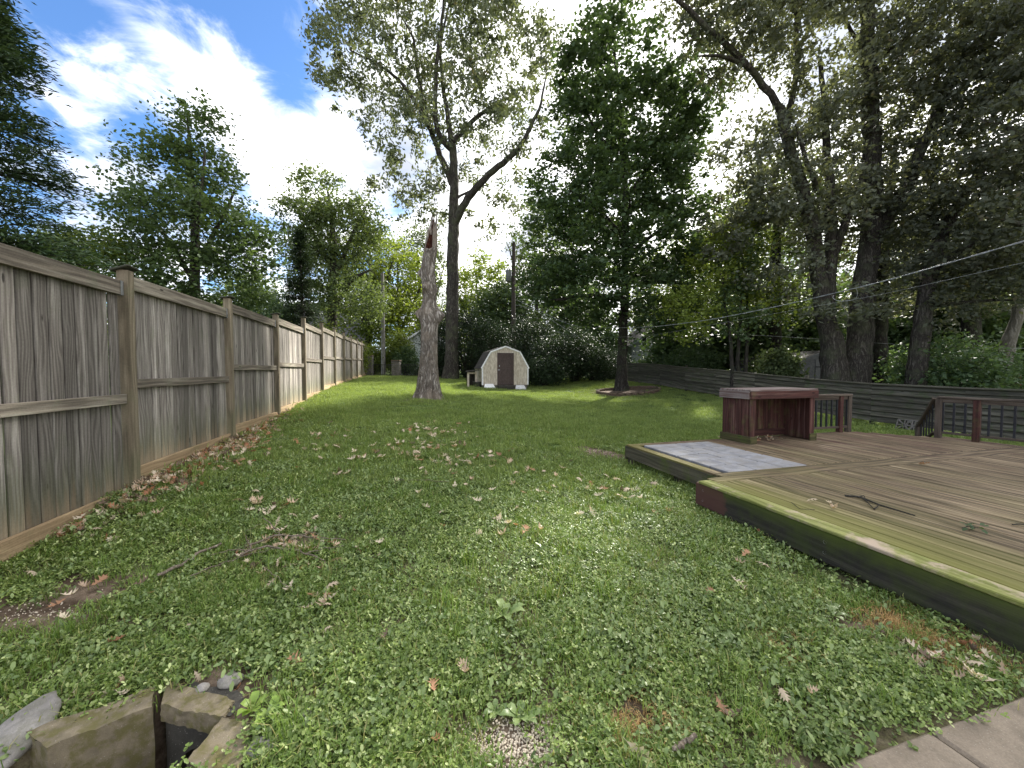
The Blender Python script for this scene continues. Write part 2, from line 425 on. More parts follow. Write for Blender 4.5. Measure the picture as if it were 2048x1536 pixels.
M_BLACK = plain('black_void', (.006, .006, .006), .95)
M_WHITE = plain('white_paint', (.78, .79, .80), .55, amt=.12)
M_BROWN = plain('brown_door_paint', (.075, .052, .048), .55, amt=.3)
M_CREAM = None
def siding_mat():
    m, N = mat('peeling_tan_siding')
    co = N.n('ShaderNodeTexCoord').outputs['Object']; oi = N.n('ShaderNodeObjectInfo')
    c2 = N.vmath('ADD', co, N.scale((3.7, 9.3, 6.1), oi.outputs['Random']))
    n = N.noise(N.mapping(c2, (14, 14, 5)), 1.0, 6.0, .7)
    c = N.mix(N.ramp(n, .38, .66), (.42, .36, .29), (.66, .60, .51))
    return finish(m, N, c, .85, n, .3, .004, .2)
M_SIDE = siding_mat()
M_ROOF = plain('dark_shingle', (.05, .045, .04), .95, nsc=25, amt=.5, bstr=.6, bdist=.01)
M_ROOFG = plain('grey_shingle', (.17, .17, .185), .95, nsc=9, amt=.5, bstr=.6, bdist=.02)
M_STUCCO = plain('tan_gable_wall', (.45, .34, .22), .9)
M_WSIDE = plain('white_lap_siding', (.58, .62, .62), .7, amt=.2)
M_HSIDE = plain('dark_grey_lap_siding', (.20, .22, .22), .8, amt=.25)  # one even darker grey for the grey house's siding and trim
M_GSIDE = plain('grey_shed_paint', (.155, .16, .165), .8, amt=.25)
M_BRICK = plain('red_brick_wall', (.30, .115, .06), .9, nsc=40, amt=.4)
M_GLASS = plain('dark_window_glass', (.015, .017, .022), .08, .6, amt=.1, bstr=0)
M_IRON = plain('black_iron', (.02, .02, .02), .5, .4)
M_GALVP = plain('grey_painted_tank', (.30, .31, .32), .55, .4, .2)
M_CONCP = concrete('grey_pole_concrete', (.24, .23, .21), None, 0, 3)
M_POLEW = wood('creosote_pole_wood', (.075, .06, .05), (.035, .03, .025), (.11, .095, .08), ring=.4)
M_WIRE = plain('pale_aluminium_cable', (.34, .35, .35), .5, .4, .3)
M_WIRED = plain('dark_cable', (.09, .09, .09), .6)
M_TERRA = plain('grey_plastic_pot', (.10, .10, .09), .7)

def bark_mat(name, dark, light, sc=1.0, moss=None, depth=.05, strv=.9):
    m, N = mat(name)
    pos = N.n('ShaderNodeTexCoord').outputs['Object']
    w = N.vmath('ADD', pos, N.scale(N.n('ShaderNodeTexNoise', None, Vector=pos, Scale=2.2 * sc, Detail=4.0).outputs[1], .30 / sc))
    r1 = N.noise(N.mapping(w, (15 * sc, 15 * sc, 1.9 * sc)), 1.0, 3.0, .5)
    ridge = N.math('SUBTRACT', 1.0, N.math('ABSOLUTE', N.math('MULTIPLY_ADD', r1, 4.0, -2.0)), clamp=True)
    f = N.noise(N.mapping(w, (55 * sc, 55 * sc, 9 * sc)), 1.0, 6.0, .7)
    bg_ = N.noise(pos, 1.1 * sc, 3.0, .6)
    h = N.math('ADD', N.math('MULTIPLY', ridge, -.55), N.math('MULTIPLY_ADD', f, .75, .55))
    c = N.mix(N.ramp(h, .35, 1.05), dark, light)
    c = N.scale(c, N.math('MULTIPLY_ADD', bg_, .9, .55))
    if moss: c = N.mix(N.math('MULTIPLY', N.ramp(N.noise(pos, 1.7, 4.0, .6), .48, .65), .6), c, moss)
    return finish(m, N, c, .92, h, strv, depth, .15)
M_BARK = bark_mat('grey_furrowed_bark', (.035, .031, .027), (.17, .155, .135), 1.0, (.09, .10, .06))
M_BARKD = bark_mat('dark_furrowed_bark', (.025, .022, .02), (.12, .108, .095), 1.0, (.06, .07, .04))
M_BARKP = bark_mat('pale_smooth_bark', (.13, .12, .10), (.30, .28, .25), .6)
M_DEAD = bark_mat('weathered_dead_wood', (.13, .11, .092), (.62, .575, .52), .8, (.29, .24, .19), .06, 1.0)
M_HOLLOW = bark_mat('rotten_red_heartwood', (.035, .012, .008), (.16, .06, .035), 1.2)
M_TWIG = bark_mat('pale_dead_stick_bark', (.14, .11, .085), (.36, .31, .25), 4.0, None, .004)
M_TWIGD = bark_mat('dark_wet_stick_bark', (.03, .028, .024), (.10, .09, .075), 4.0, None, .004)

def leaf_mat(name, c1, c2, c3=None, trans=.45, rough=.5, gloss=.25):
    m, N = mat(name)
    at = N.n('ShaderNodeAttribute', {'attribute_name': 'tint'}).outputs['Fac']
    oi = N.n('ShaderNodeObjectInfo').outputs['Random']
    c = N.mix(at, c1, c2)
    if c3: c = N.mix(N.ramp(at, .86, .95), c, c3)
    c = N.scale(c, N.math('MULTIPLY_ADD', oi, .35, .82))
    df = N.n('ShaderNodeBsdfPrincipled')
    N.put(df.inputs['Base Color'], c); N.put(df.inputs['Roughness'], rough); N.put(df.inputs['Specular IOR Level'], gloss)
    tr = N.n('ShaderNodeBsdfTranslucent')
    tcn = N.n('ShaderNodeMixRGB', {'blend_type': 'MULTIPLY'}, Fac=1.0, Color1=c, Color2=(1.2, 1.2, .55, 1))
    N.put(tr.inputs[0], tcn.outputs[0])
    mx = N.n('ShaderNodeMixShader', None, Fac=trans); N.put(mx.inputs[1], df.outputs[0]); N.put(mx.inputs[2], tr.outputs[0])
    o = N.n('ShaderNodeOutputMaterial'); N.put(o.inputs[0], mx.outputs[0])
    return m
M_LOAK = leaf_mat('olive_oak_leaf', (.085, .105, .07), (.15, .175, .12), (.17, .15, .09), .35, .6)
M_LOAKD = leaf_mat('dull_olive_oak_leaf', (.095, .11, .08), (.165, .18, .13), (.16, .14, .09), .35, .65)
M_LMAP = leaf_mat('deep_green_maple_leaf', (.065, .11, .055), (.115, .175, .08), None, .35)
M_LMAPL = leaf_mat('mid_green_maple_leaf', (.07, .115, .055), (.125, .18, .08), None, .38)
M_LYEL = leaf_mat('yellow_green_leaf', (.12, .17, .035), (.22, .27, .06), None, .45)
M_LBACK = leaf_mat('grey_green_far_leaf', (.07, .10, .045), (.13, .17, .075), None, .4)
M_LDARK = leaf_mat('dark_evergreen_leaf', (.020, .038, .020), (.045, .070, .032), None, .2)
M_LCON = leaf_mat('blue_green_conifer_spray', (.028, .055, .030), (.065, .10, .05), None, .2)
M_CLOV = leaf_mat('clover_leaf', (.095, .155, .035), (.265, .345, .09), (.48, .55, .24), .25, .45, .45)
M_GRASS = leaf_mat('grass_blade', (.10, .18, .035), (.26, .36, .085), (.38, .35, .15), .3, .5, .3)
M_GRASSF = leaf_mat('short_lawn_grass_blade', (.16, .225, .065), (.29, .365, .12), None, .35, .55, .25)
M_WEED = leaf_mat('broadleaf_weed_leaf', (.095, .155, .045), (.27, .35, .13), None, .22, .4, .5)
M_WEEDY = leaf_mat('pale_young_weed_leaf', (.24, .36, .07), (.34, .46, .11), None, .4, .4, .4)
M_DRY = leaf_mat('dry_tan_oak_leaf', (.48, .38, .27), (.76, .66, .52), (.40, .22, .13), .2, .65, .25)
M_DRYR = leaf_mat('dry_reddish_oak_leaf', (.36, .16, .09), (.46, .24, .13), None, .2, .65, .25)
M_DRYD = leaf_mat('dry_dark_oak_leaf', (.10, .07, .05), (.18, .13, .09), None, .1, .65, .25)
M_STRAW = leaf_mat('dead_straw', (.42, .26, .10), (.60, .42, .20), (.20, .11, .05), .2, .7)

# bare patches, shared by the soil sheet and by the plant scatter: x, y, rx, ry, strength
BARE = []
def bare(px, py, rx, ry, s=1.0):
    p = PG(px, py); BARE.append((p.x, p.y, rx, ry, s))
bare(1190, 904, .50, .36, 1.0); bare(1110, 912, .45, .16, .6); bare(1240, 915, .35, .2, .9)
bare(60, 1225, .50, .20, 1.0); bare(190, 1175, .45, .17, .85)
bare(470, 1370, .18, .08, .8); bare(1010, 1500, .15, .09, 1.0); bare(1090, 1490, .18, .10, .9); bare(1250, 1425, .15, .08, .8)
bare(1760, 1245, .30, .12, .95); bare(1900, 1300, .36, .12, .9); bare(1570, 1300, .12, .06, .7); bare(1640, 1200, .15, .06, .5)
bare(560, 1090, .35, .16, .5); bare(560, 1400, .2, .1, .4); bare(1245, 782, 1.6, 1.0, 1.0); bare(855, 800, .7, .5, .6)
bare(330, 965, .5, .35, .7); bare(330, 1440, .4, .14, .7); bare(700, 1260, .15, .06, .5)
STRAW = [(1770, 1248), (1830, 1262), (1900, 1290), (1320, 1395), (1230, 1430), (1565, 1298), (1960, 1330)]
def bareness(x, y):
    b = np.zeros(np.shape(x))
    wob = .25 * np.sin(x * 11 + 3 * np.sin(y * 7)) + .2 * np.sin(y * 17 + x * 5)
    for (cx, cy, rx, ry, s) in BARE:
        q = np.sqrt(((x - cx) / rx) ** 2 + ((y - cy) / ry) ** 2) + wob * .6
        b = np.maximum(b, s * np.clip((1.25 - q) / .5, 0, 1))
    return b
def soil_mat():
    m, N = mat('lawn_soil')
    pos = N.n('ShaderNodeNewGeometry').outputs['Position']
    b = N.n('ShaderNodeAttribute', {'attribute_name': 'tint'}).outputs['Fac']
    n = N.noise(pos, 7.0, 8.0, .65); f = N.noise(pos, 60.0, 4.0, .7); big = N.noise(pos, .55, 5.0, .6)
    soil = N.mix(N.ramp(n, .35, .7), (.075, .052, .035), (.25, .19, .14))
    soil = N.scale(soil, N.math('MULTIPLY_ADD', f, .9, .55))
    gr = N.mix(N.ramp(big, .35, .65), (.075, .125, .03), (.12, .18, .045))
    gr = N.mix(N.ramp(f, .40, .6), N.scale(gr, .45), gr)
    gr = N.mix(N.ramp(n, .6, .75, 0, .5), gr, (.11, .085, .05))
    yy = N.n('ShaderNodeSeparateXYZ', None, Vector=pos).outputs[1]
    c = N.mix(N.math('ADD', b, N.math('MULTIPLY', N.ramp(yy, 4.5, 1.5), .75), clamp=True), gr, soil)
    return finish(m, N, c, .95, N.math('ADD', n, f), .7, .02, .15)
M_SOIL = soil_mat()

# ---------------------------------------------------------------- setting: ground
def spaced(segs):
    out = []
    for a, b, s in segs: out.append(np.arange(a, b, s))
    out.append([segs[-1][1]]); return np.concatenate(out)
gx = spaced([(-600, -100, 100), (-100, -40, 12), (-40, -14, 1.5), (-14, -4, .35), (-4, -2.4, .12), (-2.4, -1.1, .04), (-1.1, 2.6, .12), (2.6, 12, .3), (12, 40, 1.5), (40, 100, 12), (100, 600, 100)])
gy = spaced([(-300, -20, 70), (-20, -2, 3), (-2, .6, .25), (.6, 1.9, .04), (1.9, 5, .12), (5, 12, .25), (12, 30, .5), (30, 70, 2.5), (70, 130, 12), (130, 900, 110)])
XX, YY = np.meshgrid(gx, gy)
ZZ = ground(XX, YY)
ZZ = np.where(inpoly(XX, YY, PIT), -.75, ZZ)
nx, ny = len(gx), len(gy)
i = (np.arange(ny - 1)[:, None] * nx + np.arange(nx - 1)[None, :])
fc = np.stack([i, i + 1, i + nx + 1, i + nx], -1).reshape(-1, 4)
gm = mesh_np('ground', np.stack([XX, YY, ZZ], -1).reshape(-1, 3), fc, M_SOIL, True, tint=bareness(XX, YY).ravel())
props(put('ground', gm), 'green and brown lawn soil running to the fences', kind='structure')

# ---------------------------------------------------------------- left board fence
T = thing('board_fence', (FX(4.14), 4.14, g1(FX(4.14), 4.14)), 'tall weathered grey board fence with capped posts along the left of the lawn', 'fence')
fd = Vector((-.2714, 1, 0)).normalized(); fn = Vector((1, .2714, 0)).normalized()   # fn points to the yard
secs = [(.08, 1.15, 2.29), (.27, 1.30, 2.37), (.39, 1.50, 2.48), (.47, 1.58, 2.56), (.62, 1.76, 2.74)]
ys = [4.14 + 2.355 * k for k in range(-1, 11)]
ptop = {}
for k, y in enumerate(ys[:-1]):
    y2 = ys[k + 1]; ymid = (y + y2) / 2
    if k < len(secs): kb, mb, tb = secs[k]
    else:
        gg = g1(FX(ymid), ymid); kb, mb, tb = gg + .0, gg + 1.12, gg + 2.1
    a = Vector((FX(y), y, 0)); b = Vector((FX(y2), y2, 0))
    ptop[k] = max(ptop.get(k, 0), tb + .27); ptop[k + 1] = tb + .27
    pa = a + fd * .06; pb = b - fd * .06
    for (z0, h, mm, nm) in ((tb, .15, M_RAIL, 'top_rail'), (mb, .10, M_RAIL, 'middle_rail'), (kb, .155, M_KICK, 'kickboard')):
        dz = random.uniform(-.008, .008)
        beam(nm, T, pa + fn * .025 + Vector((0, 0, z0 + h / 2)), pb + fn * .025 + Vector((0, 0, z0 + h / 2 + dz)), h, .04, mm, side=(0, 0, 1))
    L = (pb - pa).length; npk = 17; pw = L / npk
    for j in range(npk):
        c = pa + fd * (pw * (j + .5)) - fn * (.012 + random.uniform(0, .014))
        w = pw - random.choice([.007, .009, .011, .015, .019])
        w = round(w, 3)
        mesh = box_mesh(w, .02, tb - kb + .10, M_FENCE, .005, 'plank')
        yv = fn; xv = fd; q = Matrix((xv, xv.cross(Vector((0, 0, 1))) * -1, Vector((0, 0, 1)))).transposed()
        zax = (Vector((0, 0, 1)) + fd * random.uniform(-.0025, .0025)).normalized(); xax = (fd - zax * fd.dot(zax)).normalized(); yax = zax.cross(xax)
        put('plank', mesh, T, c + Vector((0, 0, kb + .03)), Matrix((xax, yax, zax)).transposed().to_quaternion())
    if k < 7:
        for j in range(1, npk):
            c = pa + fd * (pw * j) - fn * .046
            beam('backing_batten', T, c + Vector((0, 0, kb + .04)), c + Vector((0, 0, tb + .1)), .05, .018, M_FENCE, side=fd)
    if k < 4:
        for (pp, s) in ((pb, -1), (pa, 1)):
            br = mesh_np('rail_bracket', *(lambda x: (x[0], x[1]))(
                ([(-.004, 0, 0), (-.004, 0, .15), (.045, 0, .15), (.045, 0, 0), (-.004, s * .045, 0), (-.004, s * .045, .15), (.049, s * .045, 0), (.049, s * .045, .15), (.047, 0, 0), (.047, 0, .15)],
                 [(0, 1, 2, 3), (8, 9, 7, 6), (0, 3, 6, 4)])), M_GALV)
            q = Matrix((fn, fd, Vector((0, 0, 1)))).transposed().to_quaternion()
            if s < 0: put('rail_bracket', br, T, pp + Vector((0, 0, tb - .004)), q)
for k, y in enumerate(ys):
    p = Vector((FX(y), y, 0)); top = ptop[k] - .03 * (k == 1)
    if k == 1: top = 2.56
    if k == 2: top = 2.70
    if k == 3: top = 2.77
    zb = min(g1(p.x, p.y), top - 2) - .15
    beam('post', T, p + fn * .03 + Vector((0, 0, zb)), p + fn * .03 + Vector((0, 0, top)), .095, .105, M_POST, side=fd, bev=.005)
    beam('post_cap', T, p + fn * .03 + Vector((0, 0, top)), p + fn * .03 + Vector((random.uniform(-.01, .01), 0, top + .02)), .17, .18, M_CAP, side=fd, bev=.006)

# ---------------------------------------------------------------- right slat fence
RX = lambda y: 12.9 - .2714 * y
T = thing('slat_fence', (RX(10.65), 10.65, 0), 'low dark horizontal slat fence along the right side behind the deck', 'fence')
rys = [10.65 + 1.79 * k for k in range(-5, 8)]
for k, y in enumerate(rys):
    p = Vector((RX(y), y, g1(RX(y), y)))
    beam('post', T, p + Vector((0, 0, -.1)), p + Vector((0, 0, 1.10 + .12 * (k % 3 == 0))), .10, .10, M_RFENCE, side=fd, bev=.005)
    if k == len(rys) - 1: break
    y2 = rys[k + 1]; q = Vector((RX(y2), y2, g1(RX(y2), y2)))
    step = .10 if k in (6, 7) else 0.0
    for j in range(7):
        zz = .10 + j * .148; lean = random.uniform(-.008, .008)
        beam('slat', T, p + Vector((0, 0, zz + .075)) - fn * (.062 + random.uniform(0, .006)), q + Vector((0, 0, zz + .075 + lean)) - fn * .062, .165, .02, M_RFENCE, side=(fn.x * .30, fn.y * .30, 1))
    beam('cap_board', T, p + Vector((0, 0, 1.115)) - fn * .05, q + Vector((0, 0, 1.115)) - fn * .05, .15, .03, M_RFENCE, side=fn)

# ---------------------------------------------------------------- deck
T = thing('wooden_deck', D(0, 0, 0), 'low weathered plank deck with mossy front edge and grey paver inset', 'deck')
BW, BG, BT = .135, .010, .028
UEND = -2.46
zc = DZ - BT / 2
def dboard(u0, v0, u1, v1, w=BW, m=M_DECK, name='deck_board', z=zc, t=BT):
    side = V if abs(u1 - u0) > abs(v1 - v0) else U
    z += random.uniform(-.002, .002)
    return beam(name, T, D(u0, v0, z), D(u1, v1, z), w, t, m, side=side, bev=.006)
def uback(v):          # far boundary of the deck
    if v <= 5.3: return 1.97
    if v <= 6.05: return 1.97 - (v - 5.3) * 1.2
    return 1.05
dboard(-.06, .045, UEND, .045, .15, M_EDGE, 'edge_board')
v = .13 + BW / 2
while v < 6.35:
    dboard(-.150, v, UEND, v); 
    v += BW + BG
dboard(-.075, .13, -.075, 6.35, .140, name='divider_board'); dboard(.07, .36, .07, 6.35, .138, name='divider_board')
dboard(1.90, .36, 1.90, 2.35, .138, name='divider_board')
v = .36 + BW / 2
while v < 6.35:
    if v < .57 or v > 1.83: dboard(.145, v, (1.825 if v < 2.3 else uback(v)), v)
    v += BW + BG
# paver inset: irregular cut of a grid
pz = DZ - .02
us = [.145, .46, .78, 1.06, 1.41, 1.825]
for a in range(5):
    cuts = [[.58, 1.0, 1.42, 1.83], [.58, .86, 1.38, 1.83], [.58, 1.1, 1.83], [.58, .98, 1.33, 1.83], [.58, 1.18, 1.52, 1.83]][a]
    for b in range(len(cuts) - 1):
        cu = (us[a] + us[a + 1]) / 2; w = us[a + 1] - us[a] - .016; v0, v1 = cuts[b] + .008, cuts[b + 1] - .008
        beam('paver', T, D(cu, v0, pz + random.uniform(-.002, .003)), D(cu, v1, pz + random.uniform(-.002, .003)), w, .035, M_PAVER, side=U, bev=.006)
# fascia, with its local X pointing up
fz0, fz1 = .035, DZ - .03
def fascia(u0, v0, u1, v1, m=M_FASC, z0=fz0, name='fascia_board'):
    beam(name, T, D(u0, v0, (z0 + fz1) / 2), D(u1, v1, (z0 + fz1) / 2), fz1 - z0, .038, m, side=(0, 0, 1), bev=.004)
fascia(-.01, .0, UEND, .0)
fascia(.0, .022, .0, .37, M_FASC2)
fascia(.02, .375, 1.98, .375, M_FASC2, .09)
fascia(1.985, .36, 1.985, 5.3, M_FASC2, .06)
for (uu, vv) in ((1.9, .42), (.9, .5), (-.1, .1), (-1.3, .1), (1.9, 2.4), (1.9, 4.9), (1.0, 5.9), (-.2, 6.2)):
    beam('support_post', T, D(uu, vv, -.1), D(uu, vv, DZ - .04), .09, .09, M_FASC2, side=V)
for (uu, zz) in ((-.12, .21), (-.12, .10), (-1.36, .19), (-1.36, .11)):
    th = np.arange(8) / 8 * 2 * np.pi
    vv = [(0, .013 * math.cos(t), .013 * math.sin(t)) for t in th] + [(-.010, .008 * math.cos(t), .008 * math.sin(t)) for t in th]
    ff = [(i, (i + 1) % 8, 8 + (i + 1) % 8, 8 + i) for i in range(8)] + [tuple(range(8, 16))]
    put('bolt_head', mesh_np('bolt_head', vv, ff, M_GALV), T, D(uu, -.020, zz), Matrix((V, -U, Vector((0, 0, 1)))).transposed().to_quaternion())

# stairs part of the deck at the cut corner
sd = (U + V).normalized(); sv = (V - U).normalized()
for k in range(2):
    c0 = D(1.5 + .0, 5.5, DZ - .10 * (k + 1)) + sd * (.15 + .28 * k)
    beam('stair_tread', T, c0 - sv * .6, c0 + sv * .55, .26, .03, M_DECK, side=sd)

# bar counter
T = thing('bar_counter', D(1.41, 2.27, DZ), 'dark red open-fronted wooden bar counter with greyed top at the back of the deck', 'counter')
b0, b1, a0, a1 = 2.28, 3.64, 1.42, 1.98; H = .885; z0 = DZ
for j in range(4):                                        # top boards
    uu = a0 - .035 + (j + .5) * (a1 - a0 + .07) / 4
    beam('top_board', T, D(uu, b0 - .04, z0 + H - .014), D(uu, b1 + .04, z0 + H - .014), (a1 - a0 + .07) / 4 - .004, .028, M_GREYRED, side=U)
zt = z0 + H - .028 - .065
beam('front_apron', T, D(a0 - .03, b0 - .035, zt), D(a0 - .03, b1 + .035, zt), .125, .035, M_RED, side=(0, 0, 1))
beam('side_apron', T, D(a0 - .012, b0 - .038, zt), D(a1 + .03, b0 - .038, zt), .125, .035, M_GREYRED, side=(0, 0, 1))
beam('side_apron', T, D(a0 - .012, b1 + .038, zt), D(a1 + .03, b1 + .038, zt), .125, .035, M_GREYRED, side=(0, 0, 1))
zp = zt - .0625
for sgn, bb in ((1, b0), (-1, b1)):
    n = 4; w = (a1 - a0 - .03) / n
    for j in range(n): beam('side_plank', T, D(a0 + .03 + w * (j + .5), bb, z0 + .01), D(a0 + .03 + w * (j + .5), bb, zp + .1), w - .006, .02, M_RED, side=U)
    beam('corner_board', T, D(a0 + .005, bb + sgn * .045, z0 + .01), D(a0 + .005, bb + sgn * .045, zp), .105, .022, M_RED, side=V)
    beam('skirt_board', T, D(a0 - .035, bb - sgn * .022, z0 + .062), D(a1 + .02, bb - sgn * .022, z0 + .062), .12, .022, M_MOSSW, side=(0, 0, 1))
    beam('skirt_block', T, D(a0 - .022, bb - sgn * .01, z0 + .062), D(a0 - .022, bb + sgn * .11, z0 + .062), .12, .022, M_MOSSW, side=(0, 0, 1))
n = 11; w = (b1 - b0 - .04) / n
for j in range(n): beam('back_plank', T, D(a1 - .03, b0 + .02 + w * (j + .5), z0 + .02), D(a1 - .03, b0 + .02 + w * (j + .5), zp + .08), w - .006, .02, M_RED, side=V)
beam('inner_rail', T, D(a1 - .055, b0 + .02, z0 + .08), D(a1 - .055, b1 - .02, z0 + .08), .13, .025, M_RED, side=(0, 0, 1))

# railings
def railing(label, pts, top, bot, posts, nb, posttop=None):
    a, b = pts
    T = thing('deck_railing', a, label, 'railing', None)
    sdir = (b - a).normalized()
    beam('top_rail', T, a + Vector((0, 0, top)), b + Vector((0, 0, top)), .11, .035, M_RAILING, side=sdir.cross(Vector((0, 0, 1))))
    beam('upper_stringer', T, a + Vector((0, 0, top - .055)), b + Vector((0, 0, top - .055)), .07, .03, M_RAILING, side=(0, 0, 1))
    beam('bottom_rail', T, a + Vector((0, 0, bot)), b + Vector((0, 0, bot)), .045, .04, M_RAILING, side=sdir.cross(Vector((0, 0, 1))))
    L = (b - a).length
    for k in range(nb):
        p = a + sdir * (L * (k + .5) / nb)
        beam('baluster', T, p + Vector((0, 0, bot)), p + Vector((0, 0, top - .03)), .027, .027, M_BALU, side=sdir, bev=.002)
    out = sdir.cross(Vector((0, 0, 1)))
    for (f, zb, m) in posts:
        p = a + sdir * (L * f)
        beam('post', T, p + Vector((0, 0, zb)), p + Vector((0, 0, top - .018)), .085, .085, m, side=sdir, bev=.006)
    return T
rt = DZ + .72; rb = DZ + .10
railing('short dark railing with a red post just right of the bar counter', (D(1.93, 3.66), D(1.93, 5.26)), rt, rb, ((.84, .02, M_RED), (.98, .02, M_RAILING)), 12)
railing('long grey railing with dark balusters along the right edge of the deck', (D(1.02, 6.02), D(-2.2, 6.62)), rt, rb, ((.005, .02, M_RAILING), (.14, .02, M_RED), (.44, .02, M_RAILING), (.72, .02, M_RED), (.995, .02, M_RAILING)), 25)
T = thing('stair_railing', D(1.02, 6.02), 'sloping grey stair handrail going down behind the deck corner', 'railing')
s0 = D(1.04, 6.0); s1 = s0 + sd * .66
beam('handrail', T, s0 + Vector((0, 0, rt - .02)), s1 + Vector((0, 0, .40)), .09, .035, M_RAILING, side=sv)
beam('bottom_rail', T, s0 + Vector((0, 0, rb)), s1 + Vector((0, 0, .06)), .05, .03, M_RAILING, side=sv)
beam('post', T, s1 + Vector((0, 0, -.1)), s1 + Vector((0, 0, .43)), .08, .08, M_RAILING, side=sv)
for k in range(5):
    f = (k + 1) / 6
    p = s0.lerp(s1, f)
    beam('baluster', T, p + Vector((0, 0, rb + (.06 - rb) * f)), p + Vector((0, 0, (rt - .02) + (.40 - rt) * f - .02)), .018, .018, M_BALU, side=sv, bev=.002)

# breeze blocks leaning on the slat fence
blk = [(0, 0)]
for (px, lab) in ((1817, 'left of two pale pierced concrete blocks leaning at the slat fence'), (1838, 'right of two pale pierced concrete blocks leaning at the slat fence')):
    yb = 770 * 12.6 / (px - 1024 + .2714 * 770); c = YG(px, yb)
    T = thing('pierced_block', c, lab, 'concrete block', 'pierced concrete blocks by the slat fence')
    t = Vector((.35, .1, 1)).normalized(); s_ = fd; c = c - fn * .12
    o0 = c + Vector((0, 0, .0))
    for (p, q) in (((-.15, 0), (.15, 0)), ((-.15, .28), (.15, .28)), ((-.15, 0), (-.15, .28)), ((.15, 0), (.15, .28)), ((-.15, 0), (.15, .28)), ((.15, 0), (-.15, .28)), ((0, 0), (0, .28)), ((-.15, .14), (.15, .14))):
        beam('web', T, o0 + s_ * p[0] * -1 + t * p[1], o0 + s_ * q[0] * -1 + t * q[1], .07, .026, M_BLOCKW, side=s_.cross(t))

# ---------------------------------------------------------------- patio slabs
for (lab, v0, v1) in (('tan concrete patio slab at the corner nearest the deck', -1.035, 2.2), ('tan concrete patio slab left of the joint', -3.2, -1.045)):
    T = beam('patio_slab', None, D(-3.6, (v0 + v1) / 2, -.03), D(-2.49, (v0 + v1) / 2, -.03), v1 - v0, .12, M_SLAB, side=V, bev=.012)
    props(T, lab, kind='structure')

# ---------------------------------------------------------------- drain box
T = thing('concrete_drain', (-1.6, 1.6, 0), 'broken mossy concrete drain box with a dark pipe mouth', 'drain')
def chunk(name, poly_top, z0, z1, m, sub=7, amp=.012, seed=1):
    """irregular prism over a 4-corner plan"""
    from mathutils import noise
    a, b, c, d_ = [np.array(p, float) for p in poly_top]
    n = sub; vs = []; fs = []
    def addface(fn_, nu, nv):
        o = len(vs)
        for i in range(nu + 1):
            for j in range(nv + 1):
                p = Vector(fn_(i / nu, j / nv))
                q = noise.noise_vector(p * 9 + Vector((seed, 0, 0))) * amp * .5 + noise.noise_vector(p * 45) * amp * .45
                vs.append(tuple(p + q))
        for i in range(nu):
            for j in range(nv):
                k = o + i * (nv + 1) + j; fs.append((k, k + 1, k + nv + 2, k + nv + 1))
    pl = lambda s, t, z: (*((a * (1 - s) + b * s) * (1 - t) + (d_ * (1 - s) + c * s) * t), z)
    addface(lambda s, t: pl(s, t, z1 + .003 * math.sin(9 * s)), 16, 6)
    for (e) in (lambda s, z: pl(s, 0, z), lambda s, z: pl(s, 1, z), lambda s, z: pl(0, s, z), lambda s, z: pl(1, s, z)):
        addface(lambda s, t, e=e: e(s, z0 + (z1 - z0) * t + (.003 * math.sin(9 * s) if t == 1 else 0)), 16, 8)
    v_ = rel(vs, T.location)
    return put(name, mesh_np(name, v_, fs, m, True), T, T.location)
wl = [PG(96, 1520), PG(306, 1425), PG(308, 1388), PG(50, 1492)]
chunk('left_wall', [(p.x, p.y) for p in wl], -.7, .035, M_PIT, seed=3)
bw = [PG(322, 1416), PG(440, 1452), PG(452, 1418), PG(316, 1384)]
rw = [PG(446, 1446), PG(372, 1536), PG(470, 1600), PG(505, 1452)]
chunk('right_wall', [(p.x, p.y) for p in rw], -.7, .02, M_PIT, seed=8)
# back wall with a round hole: built as a lintel ring
A_ = Vector((wl[1].x + .02, wl[1].y + .045, 0)); B_ = Vector((rw[0].x + .01, rw[0].y + .02, 0))
wd = (B_ - A_); wlh = wd.length; wd.normalize(); wn = Vector((-wd.y, wd.x, 0))
vs = []; fs = []; cx, cz, rr = wlh * .58, -.30, .135
nseg = 24
for layer in range(2):
    off_ = wn * (.0 if layer == 0 else .12)
    for k in range(nseg):
        t = 2 * math.pi * k / nseg; vs.append(tuple(A_ + wd * (cx + rr * math.cos(t)) + Vector((0, 0, cz + rr * math.sin(t))) + off_))
    for k in range(nseg):
        t = 2 * math.pi * k / nseg; ct, st = math.cos(t), math.sin(t); s_ = 1 / max(abs(ct), abs(st))
        xx = cx + (ct * s_) * (wlh - cx if ct > 0 else cx) * 1.05; zz = cz + st * s_ * (.31 if st > 0 else .4)
        vs.append(tuple(A_ + wd * xx + Vector((0, 0, zz)) + off_))
for k in range(nseg):
    k2 = (k + 1) % nseg
    fs += [(k, k2, nseg + k2, nseg + k), (k, 2 * nseg + k, 2 * nseg + k2, k2), (nseg + k, nseg + k2, 3 * nseg + k2, 3 * nseg + k)]
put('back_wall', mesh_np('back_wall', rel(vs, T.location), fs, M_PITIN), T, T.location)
pc = A_ + wd * cx + Vector((0, 0, cz))
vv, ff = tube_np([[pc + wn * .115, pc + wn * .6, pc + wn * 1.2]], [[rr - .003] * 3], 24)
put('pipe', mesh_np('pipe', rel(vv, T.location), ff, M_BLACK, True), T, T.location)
tp = [PG(322, 1418), PG(446, 1446), PG(470, 1405), PG(330, 1370)]
chunk('rubble_cap', [(p.x, p.y) for p in tp], -.06, .02, M_PIT, seed=15, amp=.02)

